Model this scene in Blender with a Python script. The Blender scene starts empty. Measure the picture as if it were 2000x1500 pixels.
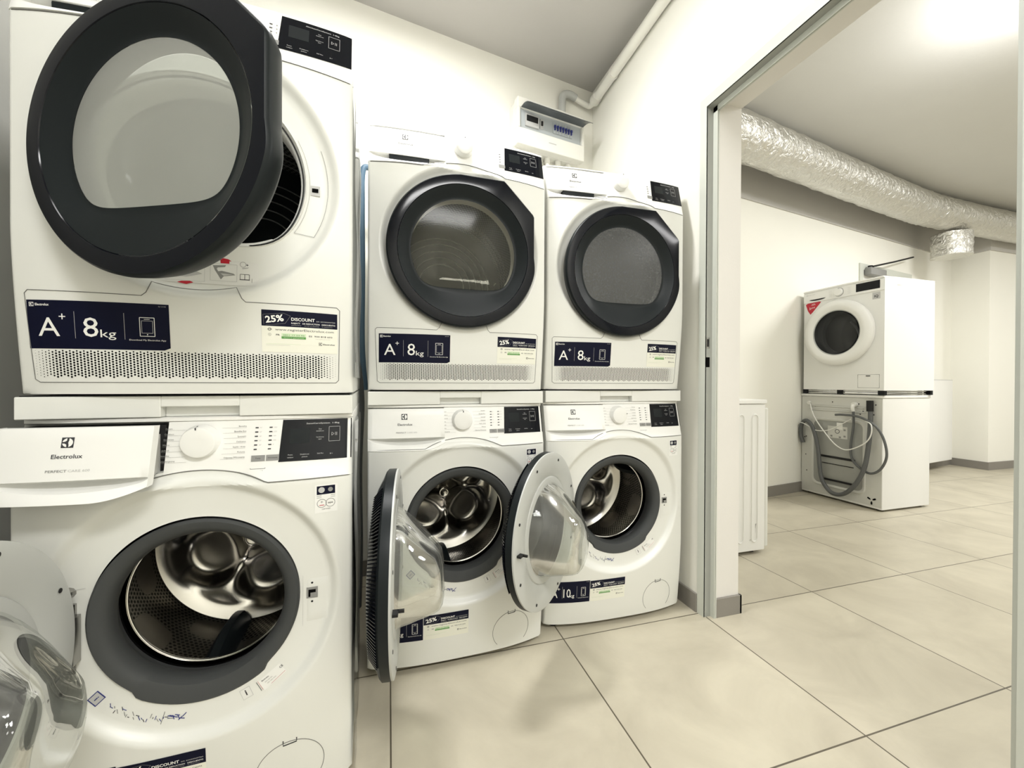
import bpy, math, random
from mathutils import Vector, Matrix
random.seed(7)
C = bpy.context.scene.collection
sc = bpy.context.scene
PI = math.pi
sin, cos, rad = math.sin, math.cos, math.radians

# ------------------------------------------------------------------ camera
CAMZ = .9386
def make_camera():
    y, p, r = .2908, -.00543, .00423
    fw = Vector((sin(y)*cos(p), cos(y)*cos(p), sin(p)))
    rt = Vector((cos(y), -sin(y), 0)); up = rt.cross(fw)
    R = cos(r)*rt + sin(r)*up; U = -sin(r)*rt + cos(r)*up
    cd = bpy.data.cameras.new('camera'); cam = bpy.data.objects.new('camera', cd); C.objects.link(cam)
    m = Matrix((R, U, -fw)).transposed().to_4x4(); m.translation = (0, 0, CAMZ)
    cam.matrix_world = m
    cd.sensor_width = 36; cd.sensor_fit = 'HORIZONTAL'; cd.lens = 801.64/2000*36; cd.clip_start = .02
    sc.camera = cam
make_camera()

# ------------------------------------------------------------------ light and exposure
sc.view_settings.view_transform = 'Standard'; sc.view_settings.look = 'None'
sc.view_settings.exposure = 0.03; sc.view_settings.gamma = 1; sc.view_settings.use_curve_mapping = False
w = bpy.data.worlds.new('world'); sc.world = w; w.use_nodes = True
w.node_tree.nodes['Background'].inputs[0].default_value = (.9, .95, 1, 1)
w.node_tree.nodes['Background'].inputs[1].default_value = .15
def area(name, loc, size, power, col=(1, .992, .975), target=None, sy=None):
    l = bpy.data.lights.new(name, 'AREA'); l.shape = 'RECTANGLE'; l.size = size; l.size_y = sy or size
    l.energy = power; l.color = col
    o = bpy.data.objects.new(name, l); C.objects.link(o); o.location = loc
    if target:
        o.rotation_euler = (Vector(target)-Vector(loc)).to_track_quat('-Z', 'Y').to_euler()
    return o
def point(name, loc, r, power, col=(1, .992, .975)):
    l = bpy.data.lights.new(name, 'POINT'); l.shadow_soft_size = r; l.energy = power; l.color = col
    o = bpy.data.objects.new(name, l); C.objects.link(o); o.location = loc; return o
area('ceiling_and_fill_light', (.12, 1.27, 2.70), .42, 31, sy=.16)
area('ceiling_and_fill_light', (-.66, .28, 2.70), .3, 7, sy=.5)
area('ceiling_and_fill_light', (.5, -1.1, 2.70), .9, 62, sy=.5)  # fill lamp added behind the camera to brighten the machine fronts
point('ceiling_and_fill_light', (2.75, 1.0, 2.55), .09, 26)
area('ceiling_and_fill_light', (4.7, 1.0, 2.70), .9, 70, sy=.3)
area('ceiling_and_fill_light', (7.6, .9, 2.70), .9, 40, sy=.4)
area('ceiling_and_fill_light', (3.0, -1.2, 2.70), .9, 30, sy=.4)

# ------------------------------------------------------------------ materials
class N:
    def __init__(s, name):
        s.m = bpy.data.materials.new(name); s.m.use_nodes = True; s.t = s.m.node_tree
        s.b = s.t.nodes['Principled BSDF']
    def n(s, kind, **kw):
        x = s.t.nodes.new(kind)
        for k, v in kw.items(): setattr(x, k, v)
        return x
    def l(s, a, b): s.t.links.new(a, b)
    def math(s, op, a, b=None, c=None):
        x = s.n('ShaderNodeMath', operation=op)
        for i, v in enumerate((a, b, c)):
            if v is None: continue
            if isinstance(v, (int, float)): x.inputs[i].default_value = v
            else: s.l(v, x.inputs[i])
        return x.outputs[0]
    def mix(s, f, a, b):
        x = s.n('ShaderNodeMix', data_type='RGBA')
        if isinstance(f, (int, float)): x.inputs[0].default_value = f
        else: s.l(f, x.inputs[0])
        for i, v in ((6, a), (7, b)):
            if isinstance(v, tuple): x.inputs[i].default_value = (*v, 1)
            else: s.l(v, x.inputs[i])
        return x.outputs[2]
def mat(name, col, rough=.5, metal=0, bump=0, scale=200, var=0, coat=0, spec=None):
    q = N(name); b = q.b
    b.inputs['Base Color'].default_value = (*col, 1); b.inputs['Roughness'].default_value = rough
    b.inputs['Metallic'].default_value = metal
    if coat: b.inputs['Coat Weight'].default_value = coat; b.inputs['Coat Roughness'].default_value = .05
    if spec is not None: b.inputs['Specular IOR Level'].default_value = spec
    tc = q.n('ShaderNodeTexCoord')
    nz = q.n('ShaderNodeTexNoise'); nz.inputs['Scale'].default_value = scale; nz.inputs['Detail'].default_value = 3
    q.l(tc.outputs['Object'], nz.inputs['Vector'])
    if bump:
        bp = q.n('ShaderNodeBump'); bp.inputs['Strength'].default_value = bump; bp.inputs['Distance'].default_value = .002
        q.l(nz.outputs[0], bp.inputs['Height']); q.l(bp.outputs[0], b.inputs['Normal'])
    if var:
        n2 = q.n('ShaderNodeTexNoise'); n2.inputs['Scale'].default_value = 3; n2.inputs['Detail'].default_value = 4
        q.l(tc.outputs['Object'], n2.inputs['Vector'])
        q.l(q.mix(n2.outputs[0], tuple(c*(1-var) for c in col), tuple(min(1, c*(1+var)) for c in col)), b.inputs['Base Color'])
    return q.m
M = {}
M['enamel'] = mat('white_enamel', (.76, .765, .725), .34, bump=.03, scale=900)
M['plastic'] = mat('white_plastic', (.83, .83, .80), .38)
M['plastic2'] = mat('matte_white_plastic', (.76, .76, .73), .5)
M['side'] = mat('painted_steel', (.80, .80, .77), .35, bump=.04, scale=500)
M['seam'] = mat('seam_grey', (.16, .16, .15), .7)
M['black'] = mat('black_gloss', (.004, .005, .008), .12, spec=.22)
M['blackmatte'] = mat('black_plastic', (.010, .013, .014), .40, spec=.16)
M['blackhole'] = mat('black_void', (.003, .003, .003), .8, spec=.05)
M['rubber'] = mat('grey_rubber', (.060, .063, .063), .55, spec=.2)
M['silver'] = mat('silver_plastic', (.47, .48, .46), .4)
M['dark'] = mat('dark_grey', (.018, .018, .018), .5, spec=.2)
M['grey'] = mat('button_grey', (.26, .26, .25), .5)
M['lgrey'] = mat('light_grey', (.50, .50, .49), .5)
M['navy'] = mat('navy_print', (.003, .004, .018), .4, spec=.15)
M['white'] = mat('white_print', (.86, .86, .82), .4)
M['cream'] = mat('cream_paper', (.82, .82, .72), .45)
M['green'] = mat('green_print', (.10, .30, .07), .5)
M['palegreen'] = mat('pale_green_print', (.62, .74, .52), .5)
M['red'] = mat('red_print', (.50, .012, .03), .45)
M['blue'] = mat('blue_ink', (.03, .04, .20), .5)
M['ink'] = mat('black_ink', (.03, .03, .035), .5)
M['steel'] = mat('brushed_steel', (.50, .485, .45), .19, 1)
M['steeld'] = mat('dark_steel', (.35, .345, .33), .2, 1)
M['chrome'] = mat('chrome', (.75, .75, .74), .12, 1)
M['hose'] = mat('grey_hose', (.10, .105, .105), .5, bump=.2, scale=300)
M['cable'] = mat('white_cable', (.78, .78, .74), .5)
M['bluehose'] = mat('blue_hose', (.07, .13, .19), .5, bump=.3, scale=120)
M['baseboard'] = mat('grey_baseboard', (.245, .23, .205), .5, bump=.05, var=.08)
M['wall'] = mat('white_wall_paint', (.88, .87, .80), .75, bump=.12, scale=120, var=.015)
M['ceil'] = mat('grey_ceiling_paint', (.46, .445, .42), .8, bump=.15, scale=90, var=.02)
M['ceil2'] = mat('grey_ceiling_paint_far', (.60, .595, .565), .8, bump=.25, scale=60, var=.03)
M['band'] = mat('grey_wall_band', (.52, .505, .475), .8, bump=.1, scale=90, var=.03)  # evenly greyer strip along the top of the far walls
M['frame'] = mat('green_grey_frame_paint', (.60, .62, .56), .4, bump=.04)
M['reveal'] = mat('reveal_paint', (.76, .74, .70), .7, bump=.12, scale=100, var=.03)
M['fbox'] = mat('fuse_box_plastic', (.80, .79, .73), .4)
M['smoke'] = mat('smoked_flap', (.09, .10, .105), .25)
M['inner'] = mat('light_grey_plate', (.46, .49, .50), .5)
M['back'] = mat('galvanised_back', (.62, .62, .58), .4, bump=.05, var=.05)
M['recess'] = mat('grey_back_cover', (.33, .335, .31), .45, var=.08)
M['pipe'] = mat('white_pipe', (.78, .77, .71), .35)
def glass(name, tint, diff, dcol, rough=.03, ior=1.45, fres=1.0, var=.25, nsc=60):
    q = N(name); t = q.t; t.nodes.remove(q.b); out = t.nodes['Material Output']
    tr = q.n('ShaderNodeBsdfTransparent'); tr.inputs[0].default_value = (*tint, 1)
    gl = q.n('ShaderNodeBsdfGlossy'); gl.inputs['Roughness'].default_value = rough
    df = q.n('ShaderNodeBsdfDiffuse'); df.inputs[0].default_value = (*dcol, 1)
    nz = q.n('ShaderNodeTexNoise'); nz.inputs['Scale'].default_value = nsc; nz.inputs['Detail'].default_value = 6
    tc = q.n('ShaderNodeTexCoord'); q.l(tc.outputs['Object'], nz.inputs['Vector'])
    lw = q.n('ShaderNodeFresnel'); lw.inputs[0].default_value = ior
    m1 = q.n('ShaderNodeMixShader'); m2 = q.n('ShaderNodeMixShader')
    q.l(q.math('ADD', q.math('MULTIPLY', nz.outputs[0], diff*2*var), diff*(1-var)), m1.inputs[0])
    q.l(tr.outputs[0], m1.inputs[1]); q.l(df.outputs[0], m1.inputs[2])
    q.l(q.math('MULTIPLY', lw.outputs[0], fres), m2.inputs[0])
    q.l(m1.outputs[0], m2.inputs[1]); q.l(gl.outputs[0], m2.inputs[2]); q.l(m2.outputs[0], out.inputs[0])
    return q.m
M['bowl'] = glass('clear_bowl_glass', (.93, .94, .92), .06, (.8, .8, .76), .02, 1.5, .5)
M['bowld'] = glass('milky_sheen_dryer_glass', (.84, .86, .84), .32, (.74, .75, .70), .08, 1.45, .5, .08, 4)  # pale diffuse share stands in for a milky reflection on the glass
M['dgl1'] = glass('tinted_dryer_glass', (.80, .79, .72), .12, (.22, .22, .185), .10, 1.45, .25, .05, 4)
M['dgl2'] = glass('fogged_dryer_glass', (.45, .45, .44), .42, (.20, .205, .205), .25, 1.45, .4, .5, 160)
M['lggl'] = glass('dark_porthole_glass', (.50, .51, .52), .10, (.08, .09, .10), .05, 1.5, .7)
def perf(name, base, hole, s, r, metal, rough, patch=0, patchscale=30):
    q = N(name); b = q.b; b.inputs['Metallic'].default_value = metal; b.inputs['Roughness'].default_value = rough
    uv = q.n('ShaderNodeUVMap'); sp = q.n('ShaderNodeSeparateXYZ'); q.l(uv.outputs[0], sp.inputs[0])
    def dots(ox, oy):
        x = q.math('ADD', q.math('DIVIDE', sp.outputs[0], s), ox); y = q.math('ADD', q.math('DIVIDE', sp.outputs[1], s*1.732), oy)
        fx = q.math('SUBTRACT', q.math('FRACT', x), .5); fy = q.math('MULTIPLY', q.math('SUBTRACT', q.math('FRACT', y), .5), 1.732)
        return q.math('SQRT', q.math('ADD', q.math('MULTIPLY', fx, fx), q.math('MULTIPLY', fy, fy)))
    d = q.math('MINIMUM', dots(0, 0), dots(.5, .5))
    mk = q.math('LESS_THAN', d, r/s)
    if patch:
        x = q.math('SINE', q.math('MULTIPLY', sp.outputs[0], patchscale)); y = q.math('SINE', q.math('MULTIPLY', sp.outputs[1], patchscale*1.3))
        mk = q.math('MULTIPLY', mk, q.math('GREATER_THAN', q.math('MULTIPLY', x, y), patch-1))
    q.l(q.mix(mk, base, hole), b.inputs['Base Color'])
    if metal:
        q.l(q.math('MULTIPLY', q.math('SUBTRACT', 1.0, mk), metal), b.inputs['Metallic'])
    return q.m
M['drumperf'] = perf('perforated_steel', (.40, .38, .35), (.003, .003, .003), .0115, .0037, 1, .24, .75, 26)
M['dryperf'] = perf('dimpled_black_steel', (.030, .032, .030), (.30, .31, .30), .014, .0042, 0, .35)
def tile_mat():
    q = N('beige_floor_tile'); b = q.b
    ts, gx, gy = .6058, .0063, 1.3761
    g = q.n('ShaderNodeNewGeometry'); sp = q.n('ShaderNodeSeparateXYZ'); q.l(g.outputs['Position'], sp.inputs[0])
    def ax(o, off):
        v = q.math('DIVIDE', q.math('SUBTRACT', o, off), ts)
        f = q.math('ABSOLUTE', q.math('SUBTRACT', q.math('FRACT', q.math('ADD', v, 20.5)), .5))
        return q.math('LESS_THAN', f, .0022/ts), q.math('FLOOR', q.math('ADD', v, 20))
    mx, ix = ax(sp.outputs[0], gx); my, iy = ax(sp.outputs[1], gy)
    grout = q.math('MAXIMUM', mx, my)
    cb = q.n('ShaderNodeCombineXYZ'); q.l(ix, cb.inputs[0]); q.l(iy, cb.inputs[1])
    wn = q.n('ShaderNodeTexWhiteNoise', noise_dimensions='3D'); q.l(cb.outputs[0], wn.inputs[0])
    add = q.n('ShaderNodeVectorMath', operation='MULTIPLY_ADD'); q.l(wn.outputs[1], add.inputs[0])
    add.inputs[1].default_value = (9, 9, 9); q.l(g.outputs['Position'], add.inputs[2])
    n1 = q.n('ShaderNodeTexNoise'); n1.inputs['Scale'].default_value = 3.2; n1.inputs['Detail'].default_value = 7; n1.inputs['Distortion'].default_value = .6
    n1.inputs['Roughness'].default_value = .6
    q.l(add.outputs[0], n1.inputs['Vector'])
    n2 = q.n('ShaderNodeTexNoise'); n2.inputs['Scale'].default_value = 45; n2.inputs['Detail'].default_value = 5
    q.l(g.outputs['Position'], n2.inputs['Vector'])
    cr = q.n('ShaderNodeValToRGB'); cr.color_ramp.elements[0].position = .32; cr.color_ramp.elements[0].color = (.425, .385, .295, 1)
    cr.color_ramp.elements[1].position = .68; cr.color_ramp.elements[1].color = (.56, .515, .40, 1)
    q.l(n1.outputs[0], cr.inputs[0])
    c2 = q.mix(q.math('MULTIPLY', n2.outputs[0], .22), cr.outputs[0], (.44, .42, .36))
    q.l(q.mix(grout, c2, (.10, .085, .06)), b.inputs['Base Color'])
    b.inputs['Roughness'].default_value = .38
    bp = q.n('ShaderNodeBump'); bp.inputs['Strength'].default_value = .25; bp.inputs['Distance'].default_value = .001
    q.l(q.math('SUBTRACT', q.math('MULTIPLY', n2.outputs[0], .2), grout), bp.inputs['Height']); q.l(bp.outputs[0], b.inputs['Normal'])
    return q.m
M['tile'] = tile_mat()
def foil_mat():
    q = N('aluminium_foil'); b = q.b; b.inputs['Metallic'].default_value = .85; b.inputs['Roughness'].default_value = .33
    b.inputs['Base Color'].default_value = (.72, .71, .67, 1)
    tc = q.n('ShaderNodeTexCoord')
    n1 = q.n('ShaderNodeTexNoise'); n1.inputs['Scale'].default_value = 22; n1.inputs['Detail'].default_value = 6; n1.inputs['Distortion'].default_value = 1.2
    v = q.n('ShaderNodeTexVoronoi', feature='DISTANCE_TO_EDGE'); v.inputs['Scale'].default_value = 11
    q.l(tc.outputs['Object'], n1.inputs['Vector']); q.l(tc.outputs['Object'], v.inputs['Vector'])
    bp = q.n('ShaderNodeBump'); bp.inputs['Strength'].default_value = .9; bp.inputs['Distance'].default_value = .020
    q.l(q.math('ADD', n1.outputs[0], q.math('MULTIPLY', v.outputs[0], .35)), bp.inputs['Height']); q.l(bp.outputs[0], b.inputs['Normal'])
    return q.m
M['foil'] = foil_mat()

# ------------------------------------------------------------------ mesh helpers
class MB:
    def __init__(s): s.v = []; s.f = []; s.mi = []; s.uv = {}
    def vert(s, p): s.v.append(tuple(p)); return len(s.v)-1
    def face(s, idx, m=0): s.f.append(tuple(idx)); s.mi.append(m)
    def poly(s, pts, m=0): s.face([s.vert(p) for p in pts], m)
    def box(s, a, b, m=0, M4=None):
        P = [(x, y, z) for z in (a[2], b[2]) for y in (a[1], b[1]) for x in (a[0], b[0])]
        if M4: P = [tuple(M4 @ Vector(p)) for p in P]
        i = [s.vert(p) for p in P]
        for q in ((0, 2, 3, 1), (4, 5, 7, 6), (0, 1, 5, 4), (2, 6, 7, 3), (0, 4, 6, 2), (1, 3, 7, 5)): s.face([i[k] for k in q], m)
    def loops(s, L, close=True, m=0, cap0=False, cap1=False):
        ids = [[s.vert(p) for p in l] for l in L]
        n = len(ids[0])
        for a, b in zip(ids, ids[1:]):
            for k in range(n if close else n-1):
                k2 = (k+1) % n
                s.face((a[k], a[k2], b[k2], b[k]), m)
        if cap0: s.face(ids[0][::-1], m)
        if cap1: s.face(ids[-1], m)
        return ids
    def tube(s, pts, r, n=10, m=0, closed=False, cap=True):
        pts = [Vector(p) for p in pts]; L = []
        rr = r if isinstance(r, (list, tuple)) else [r]*len(pts)
        up = None
        for i, p in enumerate(pts):
            if closed: d = pts[(i+1) % len(pts)]-pts[i-1]
            else: d = pts[min(i+1, len(pts)-1)]-pts[max(i-1, 0)]
            d = d.normalized() if d.length > 1e-9 else Vector((0, 0, 1))
            if up is None:
                up = Vector((0, 0, 1)) if abs(d.z) < .9 else Vector((1, 0, 0))
            a = (up - d*up.dot(d)).normalized(); up = a; b = d.cross(a)
            L.append([p + rr[i]*(cos(t)*a+sin(t)*b) for t in [2*PI*k/n for k in range(n)]])
        if closed: L.append(L[0])
        s.loops(L, True, m, cap and not closed, cap and not closed)
    def build(s, name, mats, parent=None, smooth=35):
        me = bpy.data.meshes.new(name); me.from_pydata(s.v, [], s.f)
        if not isinstance(mats, (list, tuple)): mats = [mats]
        for m in mats: me.materials.append(M[m] if isinstance(m, str) else m)
        me.polygons.foreach_set('material_index', s.mi)
        if s.uv:
            u = me.uv_layers.new(name='UVMap')
            for lp in me.loops: u.data[lp.index].uv = s.uv.get(lp.vertex_index, (0, 0))
        me.validate(clean_customdata=False)
        if smooth:
            me.shade_smooth(); me.set_sharp_from_angle(angle=rad(smooth))
        me.update()
        o = bpy.data.objects.new(name, me); C.objects.link(o)
        if parent: o.parent = parent
        return o
def smoothpath(P, n=8, closed=False):
    P = [Vector(p) for p in P]; out = []
    N_ = len(P)
    for i in range(N_ if closed else N_-1):
        g = lambda k: P[k % N_] if closed else P[max(0, min(N_-1, k))]
        a, b, c, d = g(i-1), g(i), g(i+1), g(i+2)
        for k in range(n):
            t = k/n
            out.append(.5*((2*b)+(-a+c)*t+(2*a-5*b+4*c-d)*t*t+(-a+3*b-3*c+d)*t**3))
    if not closed: out.append(P[-1])
    return out
def bevelbox(mb, a, b, r=.004, m=0, seg=2, M4=None):
    """box with rounded vertical (z) edges and chamfered top/bottom"""
    def ring(z, inset):
        L = []
        x0, x1, y0, y1 = a[0]+inset, b[0]-inset, a[1]+inset, b[1]-inset
        for cx, cy, t0 in ((x1-r, y1-r, 0), (x0+r, y1-r, PI/2), (x0+r, y0+r, PI), (x1-r, y0+r, 1.5*PI)):
            for k in range(seg+1):
                t = t0+PI/2*k/seg; L.append(Vector((cx+r*cos(t), cy+r*sin(t), z)))
        return [M4 @ p for p in L] if M4 else L
    c = r*.6
    mb.loops([ring(a[2], c), ring(a[2]+c, 0), ring(b[2]-c, 0), ring(b[2], c)], True, m, True, True)
def setp(o, label=None, cat=None, group=None, kind=None):
    for k, v in (('label', label), ('category', cat), ('group', group), ('kind', kind)):
        if v: o[k] = v
    return o
def thing(name, loc, rz=0, label=None, cat=None, group=None):
    o = bpy.data.objects.new(name, None); C.objects.link(o); o.location = loc; o.rotation_euler = (0, 0, rz)
    o.empty_display_size = .1
    return setp(o, label, cat, group)
_tc = {}
def text2d(s, bold):
    k = (s, bold)
    if k in _tc: return _tc[k]
    cu = bpy.data.curves.new('t', 'FONT'); cu.body = s; cu.size = 1; cu.offset = bold; cu.resolution_u = 2
    o = bpy.data.objects.new('t', cu); C.objects.link(o)
    bpy.context.view_layer.update()
    me = o.to_mesh()
    v = [(p.co.x, p.co.y) for p in me.vertices]; f = [tuple(p.vertices) for p in me.polygons]
    o.to_mesh_clear(); bpy.data.objects.remove(o); bpy.data.curves.remove(cu)
    _tc[k] = (v, f); return _tc[k]
class Art:
    """flat print mapped on a surface: S(x, y, offset) -> 3D point"""
    def __init__(s, S, base=.0006): s.mb = MB(); s.S = S; s.base = base; s.mats = []; s.layer = 0
    def mi(s, m):
        if m not in s.mats: s.mats.append(m)
        return s.mats.index(m)
    def off(s, l): return s.base + l*.00022
    def poly(s, pts, m, l=1): s.mb.poly([s.S(x, y, s.off(l)) for x, y in pts], s.mi(m))
    def rect(s, x0, y0, x1, y1, m, l=0, nx=None, ny=None):
        nx = nx or max(1, int(abs(x1-x0)/.014)); ny = ny or max(1, int(abs(y1-y0)/.02))
        g = [[s.mb.vert(s.S(x0+(x1-x0)*i/nx, y0+(y1-y0)*j/ny, s.off(l))) for i in range(nx+1)] for j in range(ny+1)]
        for j in range(ny):
            for i in range(nx): s.mb.face((g[j][i], g[j][i+1], g[j+1][i+1], g[j+1][i]), s.mi(m))
    def line(s, pts, w, m, l=1):
        for (x0, y0), (x1, y1) in zip(pts, pts[1:]):
            d = math.hypot(x1-x0, y1-y0) or 1; nx, ny = -(y1-y0)/d*w/2, (x1-x0)/d*w/2
            k = max(1, int(d/.02))
            for i in range(k):
                a, b = i/k, (i+1)/k
                ax, ay, bx, by = x0+(x1-x0)*a, y0+(y1-y0)*a, x0+(x1-x0)*b, y0+(y1-y0)*b
                s.poly([(ax-nx, ay-ny), (bx-nx, by-ny), (bx+nx, by+ny), (ax+nx, ay+ny)], m, l)
    def frame(s, x0, y0, x1, y1, w, m, l=1):
        s.line([(x0, y0), (x1, y0)], w, m, l); s.line([(x1, y0), (x1, y1)], w, m, l)
        s.line([(x1, y1), (x0, y1)], w, m, l); s.line([(x0, y1), (x0, y0)], w, m, l)
    def disc(s, x, y, r, m, l=1, n=16, ry=None):
        s.poly([(x+r*cos(2*PI*k/n), y+(ry or r)*sin(2*PI*k/n)) for k in range(n)], m, l)
    def ring(s, x, y, r, w, m, l=1, n=20):
        s.line([(x+r*cos(2*PI*k/n), y+r*sin(2*PI*k/n)) for k in range(n+1)], w, m, l)
    def text(s, t, x, y, h, m, l=1, al='l', wd=None, bold=0., rot=0., shear=0.):
        v, f = text2d(t, bold)
        if not v: return
        x0, x1 = min(p[0] for p in v), max(p[0] for p in v)
        k = h/.72; kx = k if wd is None else wd/(x1-x0)
        ox = {'l': -x0, 'c': -(x0+x1)/2, 'r': -x1}[al]
        c, sn = cos(rot), sin(rot); ids = []
        for p in v:
            a, b = (p[0]+ox)*kx + shear*p[1]*k, p[1]*k
            ids.append(s.mb.vert(s.S(x+a*c-b*sn, y+a*sn+b*c, s.off(l))))
        for q in f: s.mb.face([ids[i] for i in q], s.mi(m))
    def logo(s, x, y, h, m, bg, l=1):
        """square with a round emblem: x,y centre"""
        r = h/2
        s.poly([(x-r, y-r), (x+r, y-r), (x+r, y+r), (x-r, y+r)], m, l)
        R = r*.86
        # right half moon
        P = [(x+R*cos(t), y+R*sin(t)) for t in [rad(-76+152*k/10) for k in range(11)]]
        P += [(x+R*.24, y+R*.5), (x+R*.12, y), (x+R*.24, y-R*.5)]
        s.poly(P, bg, l+1)
        for sg in (1, -1):
            A = [(x+R*cos(t), y+sg*R*sin(t)) for t in [rad(98+72*k/6) for k in range(7)]]
            A += [(x-R*.55, y+sg*R*.20), (x-R*.2, y+sg*R*.42)]
            s.poly(A if sg > 0 else A[::-1], bg, l+1)
    def build(s, name, parent, label=None):
        o = s.mb.build(name, s.mats, parent, smooth=0)
        if label: o['label'] = label
        return o

# ------------------------------------------------------------------ front shapes of the stacked machines
HW = .2985
def Fbow(u, z, zb, dep, pw):
    b = .034*(1-min(1, abs(u)/HW)**3)
    if zb and z < zb: b -= dep*((zb-z)/zb)**pw
    if z > .720: b = b*(1-.5*min(1, (z-.720)/.02)) - .25*(z-.720)      # the panel leans back
    e = abs(u)-(HW-.007)
    if e > 0: b -= .007*(1-math.sqrt(max(0, 1-(min(e, .007)/.007)**2)))
    return b
FW = lambda u, z: Fbow(u, z, .30, .024, 1.5)
FD = lambda u, z: Fbow(u, z, .32, .030, 1.4)
CX, CZ, CR = .003, .468, .270
def crater(r, a=None):
    if r >= CR: return 0
    t = max(0, min(1, (CR-r)/.026)); t = t*t*(3-2*t)
    d = -.019*t
    if r < CR-.026: d -= .006*min(1, (CR-.026-r)/.05)
    return d
def seam_z(u, z_seam=.720):
    d = (CR+.014)**2-(u-CX)**2
    return max(z_seam, CZ+math.sqrt(d) if d > 0 else 0)
def polar_front(F, r0, z0, z1, crat=True, hw=HW, N_=320, cx=CX, cz=CZ, depth=.55, rc=None, cr=crater, mb=None, back=True, pocket=True):
    mb = mb or MB()
    CRr = rc or (CR+.016)
    ang = [2*PI*k/N_ for k in range(N_)]
    for X, Z in ((hw, z1), (-hw, z1), (-hw, z0), (hw, z0)):
        a = math.atan2(Z-cz, X-cx) % (2*PI)
        k = min(range(N_), key=lambda i: min(abs(ang[i]-a), 2*PI-abs(ang[i]-a))); ang[k] = a
    ang.sort()
    def bound(a):
        c, s = cos(a), sin(a); t = 1e9
        if c > 1e-9: t = min(t, (hw-cx)/c)
        if c < -1e-9: t = min(t, (-hw-cx)/c)
        if s > 1e-9: t = min(t, (z1-cz)/s)
        if s < -1e-9: t = min(t, (z0-cz)/s)
        return t
    rel = [0, .06, .2, .4, .55] + [.62+.38*k/9 for k in range(10)]
    L = []
    def P(u, z, d=0):
        if pocket and z > seam_z(u)+.007 and -.292 < u < -.045: d -= .034
        return Vector((u, -(F(u, z)+d), z))
    for q in rel:
        L.append([P(cx+r*cos(a), cz+r*sin(a), cr(r)) for a in ang for r in [r0(a)+(CRr-r0(a))*q]])
    for j in range(1, 41):
        t = j/40; t = 1-(1-t)**1.3
        L.append([P(cx+r*cos(a), cz+r*sin(a)) for a in ang for r in [CRr+(bound(a)-CRr)*t]])
    edge = L[-1]
    if back:
        L.append([Vector((p.x, max(p.y, 0)+.012, p.z)) for p in edge])
        L.append([Vector((p.x, depth, p.z)) for p in edge])
    mb.loops(L, True, 0, False, back)
    return mb
def Dshape(a, r, flat, p=10):
    """radius of a circle with a flat bottom at -flat, rounded corners"""
    s = -sin(a)
    if s <= .05: return r
    f = flat/s
    return (r**-p + f**-p)**(-1/p)

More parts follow.
